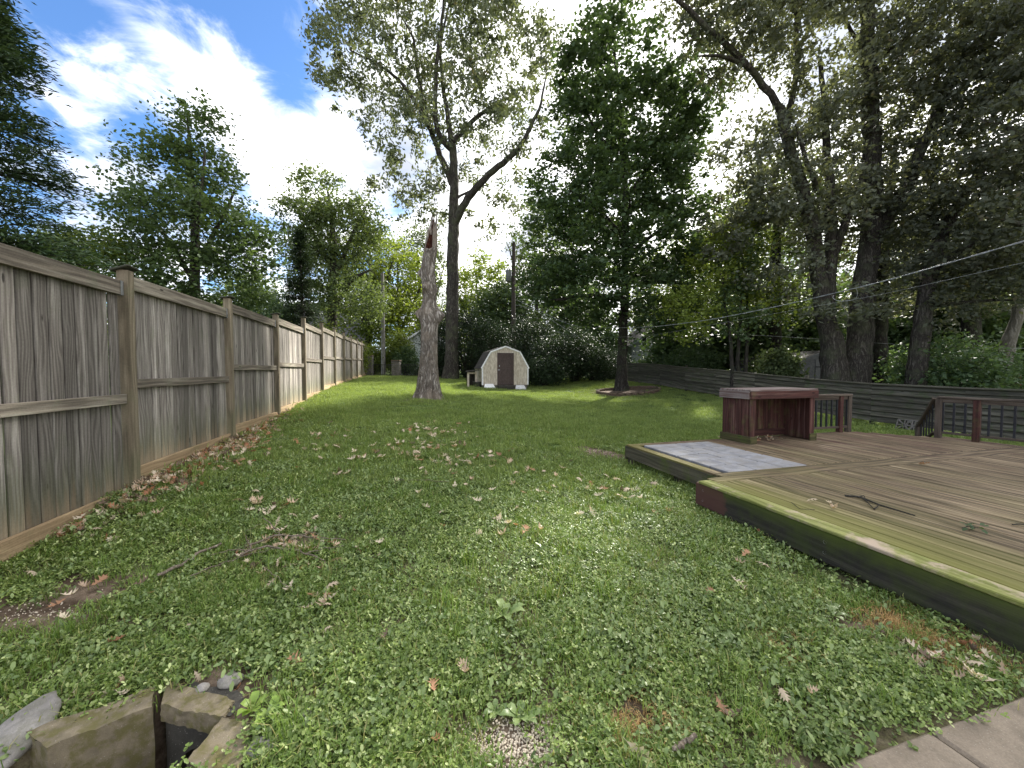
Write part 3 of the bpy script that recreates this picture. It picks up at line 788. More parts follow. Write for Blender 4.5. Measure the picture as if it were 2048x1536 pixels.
for (px, py, r, sq, lab, tilt) in ((25, 1490, .13, (.8, 1.3, .30), 'flat grey stone slab at the corner left of the drain', .3),
        (405, 1378, .028, (1, 1, .7), 'small pale stone above the drain mouth', 0), (462, 1365, .055, (1.0, .8, .4), 'rounded tan stone sunk in the weeds above the drain', 0),
        (612, 1455, .07, (1.1, .8, .45), 'pitted grey stone right of the drain', .2), (530, 1500, .06, (1.1, .8, .45), 'pale chalky stone lowest right of the drain', .1)):
    p = PG(px, py)
    o = put('stone', icorock(r, px * .01, M_STONE, 3, sq), None, p + Vector((0, 0, r * .15)), Matrix.Rotation(tilt, 3, 'X').to_quaternion())
    props(o, lab, 'stone')

# ---------------------------------------------------------------- garden shed
def frame(o, ax, ay):
    return lambda x, y, z: o + ax * x + ay * y + Vector((0, 0, z))
c = YG(1011, 19.5); zg = g1(c.x, c.y); c.z = zg
T = thing('garden_shed', c, 'small tan gambrel-roofed shed with white trim and a brown door', 'shed')
Q = frame(c, V, U)
zb = .22
xe, ze, xb, zbk, za = 1.22, zb + .86, .77, zb + 1.66, zb + 1.94
def gz(x):
    x = abs(x)
    if x > xb: return ze + (xe - x) / (xe - xb) * (zbk - ze)
    return zbk + (xb - x) / xb * (za - zbk)
DP = 1.9
edges_ = np.linspace(-1.19, 1.19, 13)
for i_ in range(12):
    x0, x1 = edges_[i_] + .004, edges_[i_ + 1] - .004
    lo = zb
    if x0 > -.42 and x1 < .42: lo = zb + 1.62
    vs = [Q(x0, 0, lo), Q(x1, 0, lo), Q(x1, 0, gz(x1) - .03), Q(x0, 0, gz(x0) - .03), Q(x0, .02, lo), Q(x1, .02, lo), Q(x1, .02, gz(x1) - .03), Q(x0, .02, gz(x0) - .03)]
    put('siding_panel', mesh_np('siding_panel', rel(vs, c), [(0, 1, 2, 3), (4, 7, 6, 5), (0, 4, 5, 1), (1, 5, 6, 2), (2, 6, 7, 3), (3, 7, 4, 0)], M_SIDE), T, c)
for s in (-1, 1):
    beam('side_wall', T, Q(s * 1.185, .03, (zb + ze) / 2), Q(s * 1.185, DP, (zb + ze) / 2), ze - zb, .03, M_SIDE, side=(0, 0, 1))
    beam('corner_trim', T, Q(s * 1.185, -.018, zb), Q(s * 1.185, -.018, ze), .07, .02, M_WHITE, side=V)
    beam('roof_trim', T, Q(s * xe * 1.02, -.03, ze - .03), Q(s * xb, -.03, zbk), .07, .03, M_WHITE, side=(s * .5, 0, 1))
    beam('roof_trim', T, Q(s * xb, -.033, zbk), Q(0, -.033, za), .07, .03, M_WHITE, side=(0, 0, 1))
    for (xa, z0_, x1_, z1_, nc) in ((xe * 1.04, ze - .05, xb, zbk + .03, 7), (xb, zbk + .03, 0, za + .03, 6)):
        for k in range(nc):
            f0, f1 = k / nc, (k + 1.25) / nc; f1 = min(f1, 1)
            A0 = Q(s * (xa + (x1_ - xa) * f0), -.03, z0_ + (z1_ - z0_) * f0 + .012); A1 = Q(s * (xa + (x1_ - xa) * f1), -.03, z0_ + (z1_ - z0_) * f1 + .002)
            mid0 = (A0 + A1) / 2; ln = (A1 - A0)
            beam('shingle_course', T, mid0, mid0 + U * (DP + .06), ln.length, .02, M_ROOF, side=ln)
bk = [(-1.19, zb), (1.19, zb), (xe, ze), (xb, zbk), (0, za), (-xb, zbk), (-xe, ze)]
put('back_wall', mesh_np('back_wall', rel([Q(x, DP, z) for x, z in bk], c), [tuple(range(7))], M_SIDE), T, c)
beam('foundation', T, Q(0, DP / 2, -.1), Q(0, DP / 2, zb), 2.34, DP - .06, M_BLOCKW, side=V)
dz0 = zb
for (x0, x1, z0_, z1_, y_) in ((-.43, -.37, 0, 1.62, -.02), (.37, .43, 0, 1.62, -.02)):
    beam('door_frame', T, Q((x0 + x1) / 2, y_, zb + z0_), Q((x0 + x1) / 2, y_, zb + z1_), .06, .04, M_BROWN, side=V)
beam('door_frame', T, Q(-.37, -.02, zb + 1.59), Q(.37, -.02, zb + 1.59), .06, .04, M_BROWN, side=(0, 0, 1))
dr = beam('door', T, Q(0, .0, zb), Q(0, .0, zb + 1.56), .74, .03, M_BROWN, side=V)
for zz in (.05, .80, 1.51): beam('door_rail', T, Q(-.36, -.026, zb + zz), Q(.36, -.026, zb + zz), .075, .02, M_BROWN, side=(0, 0, 1))
for xx in (-.325, .325): beam('door_stile', T, Q(xx, -.0275, zb + .02), Q(xx, -.0275, zb + 1.54), .075, .02, M_BROWN, side=V)
beam('door_handle', T, Q(-.33, -.05, zb + .92), Q(-.33, -.05, zb + 1.0), .03, .02, M_GALV, side=V)
beam('hasp', T, Q(-.42, -.045, zb + .76), Q(-.30, -.045, zb + .76), .03, .012, M_GALV, side=(0, 0, 1))
beam('door_step', T, Q(-.42, -.16, .09), Q(.42, -.16, .09), .18, .3, M_ROOF, side=(0, 0, 1), bev=.02)
for (xx, lab) in ((-.86, 'white trapezoid tray leaning on the shed base left of its door'), (.76, 'white trapezoid tray leaning on the shed base right of its door')):
    o0 = Q(xx, -.20, g1(*Q(xx, -.2, 0).xy) - zg)
    vs = [(-.30, 0, .02), (.30, 0, .02), (.21, .16, .24), (-.21, .16, .24), (-.30, .02, .0), (.30, .02, .0), (.21, .18, .22), (-.21, .18, .22), (-.24, -.01, .05), (.24, -.01, .05), (.17, .13, .22), (-.17, .13, .22)]
    vs = [V * a + U * b + Vector((0, 0, z)) for a, b, z in vs]
    o = put('splash_tray', mesh_np('splash_tray', vs, [(0, 1, 5, 4), (1, 2, 6, 5), (2, 3, 7, 6), (3, 0, 4, 7), (4, 5, 6, 7), (0, 8, 9, 1), (1, 9, 10, 2), (2, 10, 11, 3), (3, 11, 8, 0), (8, 11, 10, 9)], M_WHITE), None, o0)
    props(o, lab, 'tray', 'white trays leaning on the shed')
# doghouse-like lean-to and pot on the shed's left
p = Q(-1.62, .5, 0)
T = thing('firewood_hutch', p, 'small open-fronted wooden hutch tucked beside the left wall of the shed', 'hutch')
for (a, b, w_) in (((-.2, 0, 0), (-.2, 0, .85), .1), ((.2, 0, 0), (.2, 0, .85), .1)):
    beam('post', T, p + V * a[0], p + V * b[0] + Vector((0, 0, b[2])), w_, .06, M_SIDE, side=V)
beam('roof_board', T, p + V * -.3 + Vector((0, 0, .9)), p + V * .32 + Vector((0, 0, .98)), .6, .05, M_ROOF, side=U)
beam('back_board', T, p + U * .4, p + U * .4 + Vector((0, 0, .85)), .45, .03, M_BARKD, side=V)
beam('header', T, p + V * -.25 + Vector((0, 0, .82)), p + V * .25 + Vector((0, 0, .82)), .08, .05, M_SIDE, side=(0, 0, 1))
p = PG(954, 775)
prof = [(.0, .0), (.15, .0), (.20, .26), (.22, .27), (.22, .30), (.19, .30), (.16, .10), (0, .08)]
th = np.arange(16) / 16 * 2 * np.pi
vs = np.array([(r * math.cos(t), r * math.sin(t), z) for r, z in prof for t in th])
i_ = np.arange(len(prof) - 1)[:, None] * 16; j_ = np.arange(16)[None, :]
fs = np.stack([i_ + j_, i_ + (j_ + 1) % 16, i_ + 16 + (j_ + 1) % 16, i_ + 16 + j_], -1).reshape(-1, 4)
props(put('plant_pot', mesh_np('plant_pot', vs, fs, M_TERRA, True), None, p), 'empty grey tub standing at the front left corner of the shed', 'pot')

# ---------------------------------------------------------------- houses beyond the yard
def gable_house(name, o, ax, ay, w, dpt, h, rh, mw, mr, label, over=.25, wins=(), laps=0, cat='house', trim=None, doors=()):
    T = thing(name, o, label, cat)
    Q = frame(o, ax, ay)
    wv = [Q(0, 0, -1), Q(w, 0, -1), Q(w, 0, h), Q(w / 2, 0, h + rh), Q(0, 0, h), Q(0, dpt, -1), Q(w, dpt, -1), Q(w, dpt, h), Q(w / 2, dpt, h + rh), Q(0, dpt, h)]
    put('wall', mesh_np('wall', rel(wv, o), [(0, 1, 2, 3, 4), (5, 9, 8, 7, 6), (0, 4, 9, 5), (1, 6, 7, 2)], mw), T, o)
    sl = rh / (w / 2)
    for s in (0, 1):
        x0 = -over if s == 0 else w + over
        e = Q(x0, 0, h - over * sl + .04); r_ = Q(w / 2, 0, h + rh + .04)
        mid0 = (e + r_) / 2
        rr = beam('roof', T, mid0 - ay * over, mid0 + ay * (dpt + over), (r_ - e).length, .10, mr, side=(r_ - e))
        if trim: beam('bargeboard', T, e - ay * (over + .02) - Vector((0, 0, .05)), r_ - ay * (over + .02) - Vector((0, 0, .05)), .16, .04, trim, side=(0, 0, 1))
    nlap = int(laps and h / laps)
    for k in range(nlap):
        z_ = k * laps
        beam('lap_board', T, Q(.01, -.012, z_ + laps / 2), Q(w - .01, -.012, z_ + laps / 2), laps - .02, .02, mw, side=(0, 0, 1))
    if laps:
        z_ = h
        while z_ < h + rh - laps:
            xx = (z_ - h) / sl + .12
            beam('lap_board', T, Q(xx, -.012, z_ + laps / 2), Q(w - xx, -.012, z_ + laps / 2), laps - .02, .02, mw, side=(0, 0, 1))
            z_ += laps
    for (x, z, ww, hh) in wins:
        fr = beam('window', T, Q(x, -.05, z), Q(x, -.05, z + hh), ww, .06, M_WHITE, side=ax)
        for a_ in (-.22, .22):
            for b_ in (.27, .73):
                beam('pane', fr, Q(x + a_ * ww, -.09, z + hh * b_ - hh * .19), Q(x + a_ * ww, -.09, z + hh * b_ + hh * .19), ww * .36, .02, M_GLASS, side=ax)
    for (x, z, ww, hh, dm) in doors:
        beam('door', T, Q(x, -.04, z), Q(x, -.04, z + hh), ww, .05, dm, side=ax)
        beam('door_hinge', T, Q(x - ww / 2, -.08, z + hh * .8), Q(x - ww / 4, -.08, z + hh * .8), .05, .02, M_IRON, side=(0, 0, 1))
    return T
X_ = Vector((1, 0, 0)); Y_ = Vector((0, 1, 0))
# grey steep roof seen between fence and concrete pole
def at(px, py, Y): return P(px, py, Y)
p = at(690, 700, 44); gable_house('neighbour_house', Vector((p.x - 4.5, p.y, g1(p.x, p.y))), Vector((.35, -.94, 0)), Vector((.94, .35, 0)), 6.5, 6.8, 3.6, 3.9, M_STUCCO, M_ROOFG, 'tan-gabled house with a steep grey shingle roof far left beyond the board fence', .3)
p = at(797, 745, 33); p.z = g1(p.x, p.y)
gable_house('white_garage', p, X_, Y_, 4.4, 6, 2.5, 1.35, M_WSIDE, M_ROOFG, 'white lap-sided garage with white bargeboards behind the dead trunk', .35, laps=.2, cat='garage', trim=M_WHITE)
p = at(945, 700, 42); p.z = g1(p.x, p.y)
gable_house('rear_house', Vector((p.x + 8.0, p.y, p.z)), Vector((0, 1, 0)), Vector((-1, 0, 0)), 7, 8.0, 3.6, 2.2, M_GSIDE, M_ROOFG, 'low grey-roofed house almost hidden behind the dark shrubs above the tan shed', .4)
p = at(1262, 760, 31); p.z = g1(p.x, p.y)
gable_house('grey_house', p, X_, Y_, 7.5, 7, 2.6, 2.5, M_HSIDE, M_ROOF, 'grey and white lap-sided house with a small white window right of the maple trunk', .3, wins=((1.2, 2.35, .9, .9),), laps=.25, trim=M_HSIDE, doors=((1.9, 0, .9, 2.0, M_GLASS),))
p = at(1578, 760, 17); p.z = g1(p.x, p.y) - .1; eh = P(1580, 729, 17).z - p.z
gable_house('grey_shed', p, V, U, 3.6, 3.0, eh, .55, M_GSIDE, M_ROOF, 'dull grey shed with a lap-sided gable behind the twin oak trunks', .15, cat='shed', trim=M_GSIDE, doors=((.75, 0, 1.3, 1.6, M_GSIDE), (2.1, 0, 1.3, 1.6, M_GSIDE)), laps=0)
p = at(2010, 770, 24); p.z = g1(p.x, p.y)
gable_house('brick_house', p, Vector((.9, -.3, 0)).normalized(), Vector((.3, .9, 0)).normalized(), 9, 6, 2.0, .7, M_BRICK, M_ROOFG, 'low red brick house at the far right beyond the slat fence', .4, wins=((1.4, .5, 1.2, .6),))

# ---------------------------------------------------------------- rear gate, block pillars, iron fence
for (x0, x1, Y, top, lab) in ((732, 746, 28.2, 712, 'taller grey block pillar where the board fence ends'), (785, 801, 27.5, 722, 'shorter grey block pillar left of the dead trunk')):
    p0 = YG((x0 + x1) / 2, Y); w = (x1 - x0) / 770 * Y
    zt = P(x0, top, Y).z; T = thing('block_pillar', p0, lab, 'pillar')
    n = 7; hh = (zt - p0.z) / n
    for k in range(n):
        for s in ((-1, 1) if k % 2 else (0,)):
            ww = w if s == 0 else w / 2
            off_ = 0 if s == 0 else s * w / 4
            beam('block', T, p0 + X_ * off_ + Vector((random.uniform(-.01, .01), 0, k * hh - .02)), p0 + X_ * off_ + Vector((0, 0, (k + 1) * hh - .03)), ww - .012, w * .9, M_BLOCKW, side=X_, bev=.012)
    beam('capstone', T, p0 + Vector((0, 0, zt - p0.z - .02)), p0 + Vector((0, 0, zt - p0.z + .06)), w * 1.06, w * 1.0, M_BRICKY, side=X_, bev=.015)
def iron(name, pxa, pxb, Y, pytop, lab, cat, nb):
    a, b = YG(pxa, Y), YG(pxb, Y); zt = P(pxa, pytop, Y).z
    T = thing(name, a, lab, cat)
    for z_ in (.12, zt - a.z - .05): beam('rail', T, a + Vector((0, 0, z_)), b + Vector((0, 0, z_)), .04, .03, M_IRON, side=(0, 0, 1))
    for k in range(nb + 1):
        q = a.lerp(b, k / nb); beam('bar', T, q + Vector((0, 0, .03)), q + Vector((0, 0, zt - a.z)), .022, .022, M_IRON, side=X_)
iron('iron_gate', 747, 784, 27.9, 728, 'dark iron bar gate between the two block pillars', 'gate', 10)
iron('iron_fence', 802, 884, 27.6, 728, 'black iron bar fence running from the shorter block pillar behind the dead trunk', 'fence', 22)

# ---------------------------------------------------------------- poles and cables
p0 = YG(767, 30); zt = P(767, 546, 30).z
T = thing('concrete_pole', p0, 'slim pale concrete utility pole standing behind the iron gate', 'utility pole')
put('shaft', tube_mesh('shaft', [[p0 - p0, (0, 0, (zt - p0.z) / 2), (0, 0, zt - p0.z)]], [[.17, .15, .12]], M_CONCP, 12), T, p0)
for zz in (.66, .82):
    put('band', tube_mesh('band', [[(0, 0, (zt - p0.z) * zz), (0, 0, (zt - p0.z) * zz + .08)]], [[.16, .16]], M_IRON, 12), T, p0)
p1 = YG(1026, 27); zt1 = P(1029, 485, 27).z; h1 = zt1 - p1.z
T = thing('wooden_pole', p1, 'dark wooden utility pole rising behind the tan shed', 'utility pole')
put('shaft', tube_mesh('shaft', [[(0, 0, -.1), (.02, 0, h1 / 2), (.05, 0, h1)]], [[.17, .15, .12]], M_POLEW, 12), T, p1)
zt = P(1021, 562, 26.7).z - p1.z
c = p1 + Vector((-.30, -.15, 0))
o = thing('transformer', c + Vector((0, 0, zt)), 'grey can transformer hung on the dark wooden pole', 'transformer')
hh = .72
put('tank', tube_mesh('tank', [[(0, 0, 0), (0, 0, .001), (0, 0, hh), (0, 0, hh + .04), (0, 0, hh + .05)]], [[.0, .2, .2, .22, .0]], M_GALVP, 14), o, c + Vector((0, 0, zt)))
put('bushing', tube_mesh('bushing', [[(.05, 0, hh), (.05, 0, hh + .12), (.05, 0, hh + .2)]], [[.04, .05, .02]], M_GALVP, 8), o, c + Vector((0, 0, zt)))
put('bushing', tube_mesh('bushing', [[(-.09, 0, hh), (-.09, 0, hh + .12), (-.09, 0, hh + .2)]], [[.04, .05, .02]], M_GALVP, 8), o, c + Vector((0, 0, zt)))
def cable(pts, r, m, label, twist=False, n=60):
    ps = []
    for a in range(len(pts) - 1):
        A = Vector(pts[a]); B = Vector(pts[a + 1])
        k = n // (len(pts) - 1)
        for i in range(k + (a == len(pts) - 2)):
            ps.append(A.lerp(B, i / k))
    # smooth
    for _ in range(30):
        q = ps[:]
        for i in range(1, len(ps) - 1): q[i] = (ps[i - 1] + ps[i] * 2 + ps[i + 1]) / 4
        ps = q
    o0 = ps[0]
    paths = [[tuple(p - o0) for p in ps]]
    if twist:
        paths = []
        L = 0; acc = [0]
        for i in range(1, len(ps)): L += (ps[i] - ps[i - 1]).length; acc.append(L)
        m_ = max(2, int(L / .12)); 
        for ph in (0, math.pi):
            pp = []
            for i in range(m_ + 1):
                s_ = L * i / m_; j = min(len(ps) - 2, int(np.searchsorted(acc, s_) - 1) if s_ > 0 else 0); j = max(j, 0)
                f_ = (s_ - acc[j]) / max(1e-6, acc[j + 1] - acc[j]); q = ps[j].lerp(ps[j + 1], f_) - o0
                a_ = s_ * 2 * math.pi / .9 + ph
                pp.append((q.x, q.y + r * 1.1 * math.cos(a_), q.z + r * 1.1 * math.sin(a_)))
            paths.append(pp)
    o = put('overhead_cable', tube_mesh('overhead_cable', paths, [[r] * len(p) for p in paths], m, 5), None, o0)
    return props(o, label, 'cable')
cable([P(1034, 600, 27), P(1150, 656, 21), P(1300, 655, 15.5), P(1420, 640, 12.5), P(1560, 612, 10), P(1760, 565, 7.6), P(2048, 483, 5.6), P(2250, 420, 4.8)], .0062, M_WIRE, 'thick pale twisted service cable sagging across to the upper right', True, 140)
cable([P(1034, 640, 27), P(1160, 677, 21), P(1300, 672, 16), P(1560, 625, 10.5), P(1760, 590, 8), P(2048, 525, 6.0), P(2250, 480, 5.0)], .003, M_WIRE, 'thin dark cable running just below the thick twisted cable', n=140)
cable([P(1030, 610, 27), P(1062, 616, 26), P(1110, 644, 24), P(1180, 690, 22)], .010, M_WIRE, 'short pale guy cable slanting down from the wooden pole')
cable([P(1440, 667, 16), P(1600, 675, 15), P(1850, 693, 14), P(2048, 697, 13), P(2200, 699, 12)], .006, M_WIRE, 'faint level cable low behind the right-hand trunks')
cable([P(620, 566, 32), P(690, 594, 31), P(766, 608, 30)], .012, M_WIRED, 'thin cable reaching the concrete pole from the left')
T = cable([P(1668, 590, 8.6), P(1664, 596, 8.6), P(1676, 603, 8.5), P(1712, 601, 8.2), P(1716, 585, 8.1), P(1712, 577, 8.1)], .005, M_WIRE, 'loose loop of cable hanging from the thick service cable')

# ---------------------------------------------------------------- dead trunk
def stump():
    from mathutils import noise
    Yd = 12.3; b = YG(855, Yd); b.z = g1(b.x, b.y) - .05
    T = thing('dead_tree', b, 'tall barkless dead trunk with knobs and a split hollow top in the lawn', 'dead tree')
    prof = [(797, 856, 27), (790, 856, 24), (778, 857, 21.5), (760, 857, 20), (730, 858, 17.5), (700, 858.5, 17), (660, 859, 16), (640, 859, 16.5), (625, 858.5, 16), (600, 859, 12.5), (575, 859, 13.5), (560, 858, 13.5), (545, 856, 13.5), (520, 858, 12.5), (500, 861, 12.3), (480, 863, 10.5), (462, 864, 9.5), (448, 866, 7.5), (436, 868, 5)]
    zs = np.array([P(x, y, Yd).z - b.z for y, x, r in prof]); xs = np.array([P(x, y, Yd).x - b.x for y, x, r in prof]); rs = np.array([r / 770 * Yd for y, x, r in prof])
    nz, nt = 220, 96
    H = zs[-1]; vs = []
    knobs = [(-1.55, P(836, 628, Yd).z - b.z, .22, .16, .22), (.05, P(880, 632, Yd).z - b.z, .26, .19, .26), (-1.75 + 0, P(850, 577, Yd).z - b.z, .0, .1, .1), (-1.57 - .0, P(852, 578, Yd).z - b.z, .20, .13, .12), (3.1, P(838, 552, Yd).z - b.z, .14, .10, .14), (.2, P(872, 560, Yd).z - b.z, .06, .12, .1), (3.3, P(836, 632, Yd).z - b.z, .22, .15, .2)]
    knobs = [(3.2, P(836, 628, Yd).z - b.z, .20, .30, .17), (-.05, P(880, 632, Yd).z - b.z, .24, .34, .2), (-1.95, P(852, 578, Yd).z - b.z, .16, .35, .11), (3.15, P(840, 547, Yd).z - b.z, .12, .35, .12), (.1, P(870, 580, Yd).z - b.z, .06, .4, .12), (-1.6, P(858, 500, Yd).z - b.z, .05, .5, .25)]
    for i in range(nz):
        z = H * i / (nz - 1)
        r = np.interp(z, zs, rs); cx = np.interp(z, zs, xs)
        for j in range(nt):
            t = 2 * math.pi * j / nt; ct, st = math.cos(t), math.sin(t)
            q = Vector((ct * 1.4, st * 1.4, z * .5))
            low = max(0, 1 - z / 1.6)
            rad = r * (1 + .12 * noise.noise(q * 1.2 + Vector((5, 0, 0))) + .085 * noise.noise(Vector((ct * 6, st * 6, z * .9))) + .05 * noise.noise(Vector((ct * 15, st * 15, z * 2.2))))
            rad *= 1 + low * (.17 * math.sin(t * 9 + z * 1.2 + 2 * noise.noise(q)) + .10 * math.sin(t * 17 + 1.3))
            for (kt, kz, ka, wt, wz) in knobs:
                dt = math.atan2(math.sin(t - kt), math.cos(t - kt))
                rad += ka * math.exp(-(dt / wt) ** 2 - ((z - kz) / wz) ** 2) * (1 + .25 * noise.noise(Vector((t * 4, z * 9, 0))))
            # hollow on the camera side near the top
            zh = P(858, 500, Yd).z - b.z
            if z > zh - .05:
                dt = math.atan2(math.sin(t + 1.75), math.cos(t + 1.75))
                w_ = .50 + .9 * max(0, (z - zh) / (H - zh)) ** 2
                g_ = math.exp(-(dt / w_) ** 4)
                rad *= 1 - .75 * g_ * min(1, (z - zh + .05) / .08)
            zz = z + (.30 * noise.noise(Vector((ct * 2, st * 2, 3.3))) + .22 * math.sin(3 * t)) * (1 if i == nz - 1 else max(0, (z - H * .93) / (H * .07)))
            vs.append((cx + rad * ct, rad * st, zz))
    i = np.arange(nz - 1)[:, None] * nt; j = np.arange(nt)[None, :]
    fs = np.stack([i + j, i + (j + 1) % nt, i + nt + (j + 1) % nt, i + nt + j], -1).reshape(-1, 4)
    zc_ = np.array([vs[f[0]][2] for f in fs]); ang = np.array([math.atan2(math.sin(math.atan2(vs[f[0]][1], vs[f[0]][0] - np.interp(vs[f[0]][2], zs, xs)) + 1.75), math.cos(math.atan2(vs[f[0]][1], vs[f[0]][0] - np.interp(vs[f[0]][2], zs, xs)) + 1.75)) for f in fs])
    zh = P(858, 500, Yd).z - b.z
    mi = ((zc_ > zh) & (np.abs(ang) < .62)).astype(int)
    put('trunk', mesh_np('trunk', np.array(vs), fs, [M_DEAD, M_HOLLOW], True, midx=mi), T, b)
    # torn splinters
    for (px, py0, py1, r) in ((862, 470, 432, .035), (868, 480, 428, .05), (872, 470, 440, .03)):
        a = P(px, py0, Yd - .03) - b; e = P(px, py1, Yd) - b
        put('splinter', tube_mesh('splinter', [[a, (a + e) / 2, e]], [[r, r * .7, .006]], M_DEAD, 5), T, b)
stump()

# ---------------------------------------------------------------- trees
def leaf_mesh(name, C, m, size, aspect=.75, flat=.5, droop=0.0, dirs=None, tintbias=None):
    """rhombic leaves at points C; flat -> 0 random normals, 1 horizontal"""
    n = len(C)
    if dirs is None:
        a = rng.normal(size=(n, 3)); a[:, 2] = a[:, 2] * (1 - flat) - droop
    else: a = dirs + rng.normal(size=(n, 3)) * .35
    a /= np.linalg.norm(a, axis=1)[:, None]
    up = rng.normal(size=(n, 3)) * (1 - flat) + np.array([0, 0, 1.0]) * flat * 1.6
    b = np.cross(up, a); b /= np.linalg.norm(b, axis=1)[:, None] + 1e-9
    s = size * rng.uniform(.65, 1.25, n)
    L = a * s[:, None]; Wd = b * (s * aspect * .5)[:, None]
    nrm = np.cross(a, b) * (s * rng.uniform(-.18, .18, n))[:, None]
    v = np.empty((n, 4, 3))
    v[:, 0] = C - L * .5; v[:, 1] = C + Wd - L * .02 + nrm; v[:, 2] = C + L * .5; v[:, 3] = C - Wd - L * .02 + nrm
    f = np.arange(n * 4).reshape(n, 4)
    t = rng.random(n)
    if tintbias is not None: t = np.clip(t * .6 + tintbias * .4, 0, 1)
    return mesh_np(name, v.reshape(-1, 3), f, m, False, tint=np.repeat(t, 4))

def skeleton(limbs, att, step=.6, wob=.12):
    """limbs: list of (pts, radii). grow thin branches to every attractor"""
    nodes = []; lim_paths = []; lim_rad = []
    for pts, rad in limbs:
        pts = np.array([tuple(p) for p in pts], float); rad = np.array(rad, float)
        d_ = np.r_[0, np.cumsum(np.linalg.norm(np.diff(pts, axis=0), axis=1))]
        k = max(3, int(d_[-1] / .35)); s = np.linspace(0, d_[-1], k)
        # smooth interpolation
        q = np.stack([np.interp(s, d_, pts[:, i]) for i in range(3)], 1)
        for _ in range(3): q[1:-1] = (q[:-2] + 2 * q[1:-1] + q[2:]) / 4
        q[1:-1] += rng.normal(0, .018, q[1:-1].shape)
        lim_paths.append(q); r_ = np.interp(s, d_, rad); lim_rad.append(r_)
        st = int(len(q) * .25) if len(pts) > 3 else 0
        nodes.append(np.c_[q, r_][st:])
    N_ = np.concatenate(nodes); P_ = list(N_[:, :3]); 
    pos = np.array(P_)
    rad = list(N_[:, 3])
    cap = len(pos) + len(att) * 14
    arr = np.zeros((cap, 3)); arr[:len(pos)] = pos; cnt = len(pos)
    dmin = np.array([((pos - a) ** 2).sum(1).min() for a in att]); order = np.argsort(dmin)
    paths = []; starts = []; rr = np.zeros(cap); rr[:cnt] = rad
    for ai in order:
        a = att[ai]; dd = arr[:cnt] - a
        d2 = (dd ** 2).sum(1) * (1 + .6 * (dd[:, 2] > 0))
        j = int(np.argmin(d2)); s0 = arr[j]; L = math.sqrt(((s0 - a) ** 2).sum())
        k = max(3, int(L / step) + 2)
        t = np.linspace(0, 1, k)[:, None]
        mid = (s0 + a) / 2 + rng.normal(0, wob * L, 3) + np.array([0, 0, .10 * L])
        pth = (1 - t) ** 2 * s0 + 2 * t * (1 - t) * mid + t ** 2 * a
        r0 = min(rr[j] * .6, .010 + .013 * L)
        paths.append(pth); starts.append(np.linspace(r0, .006, k))
        add = pth[1:]; arr[cnt:cnt + len(add)] = add; rr[cnt:cnt + len(add)] = np.linspace(r0, .006, k)[1:]; cnt += len(add)
        if cnt > cap - 40: break
    return lim_paths, lim_rad, paths, starts

def ellipts(ells, n, shell=.45):
    """attractors inside a union of ellipsoids: (centre, (rx,ry,rz), weight)"""
    w = np.array([e[1][0] * e[1][1] * e[1][2] * e[2] for e in ells]); w = w / w.sum()
    out = []
    for (c, r, _), ww in zip(ells, w):
        k = max(1, int(n * ww)); d_ = rng.normal(size=(k, 3)); d_ /= np.linalg.norm(d_, axis=1)[:, None]
        rad = rng.uniform(shell, 1, k) ** .6
        out.append(np.array(tuple(c)) + d_ * rad[:, None] * np.array(r))
    return np.concatenate(out)
def scatter(att, per, sig, flat=.6):
    n = len(att) * per
    sc_ = rng.uniform(.5, 1.35, len(att)).repeat(per)
    o = rng.normal(size=(n, 3)) * sig * sc_[:, None]; o[:, 2] *= flat
    keep = rng.random(n) < rng.uniform(.45, 1.0, len(att)).repeat(per)
    ids = np.arange(len(att)).repeat(per)
    return (att.repeat(per, 0) + o)[keep], ids[keep]

def tree(name, base, label, limbs, ells, natt, per, sig, size, mleaf, mbark, cat='tree', group=None, shell=.45, flat=.45, droop=.2, aspect=.7, leafflat=.6, extra_att=None, wob=.12):
    T = thing(name, base, label, cat, group)
    att = ellipts(ells, natt, shell)
    if extra_att is not None: att = np.concatenate([att, extra_att])
    gz_ = ground(att[:, 0], att[:, 1]) + .5
    att = att[att[:, 2] > gz_]
    lp, lr, tp_, tr_ = skeleton(limbs, att, wob=wob)
    b = np.array(tuple(base))
    put('trunk', tube_mesh('trunk', [lp[0] - b], [lr[0]], mbark, 22 if lr[0][0] > .15 else 8, .03), T, base)
    for p_, r_ in zip(lp[1:], lr[1:]):
        put('limb', tube_mesh('limb', [p_ - b], [r_], mbark, 12 if r_[0] > .1 else 7, .03), T, base)
    o = put('twigs', tube_mesh('twigs', [p_ - b for p_ in tp_], tr_, mbark, 0), T, base)
    o['kind'] = 'stuff'
    C, ids = scatter(att, per, sig, leafflat)
    tb = rng.random(len(att))[ids]
    o = put('crown', leaf_mesh('crown', C - b, mleaf, size, aspect, flat, droop, tintbias=tb), T, base)
    return T, att
def L(Y, *pts):
    """limb through (px, py, radius[, dy])"""
    return ([P(p[0], p[1], Y + (p[3] if len(p) > 3 else 0)) for p in pts], [p[2] for p in pts])
def E(px, py, Y, rx, rz, ry=None, w=1.0): return (P(px, py, Y), (rx, ry or (rx + rz) / 2 * .9, rz), w)
def B(px, Y): 
    p = YG(px, Y); p.z -= .1; return p

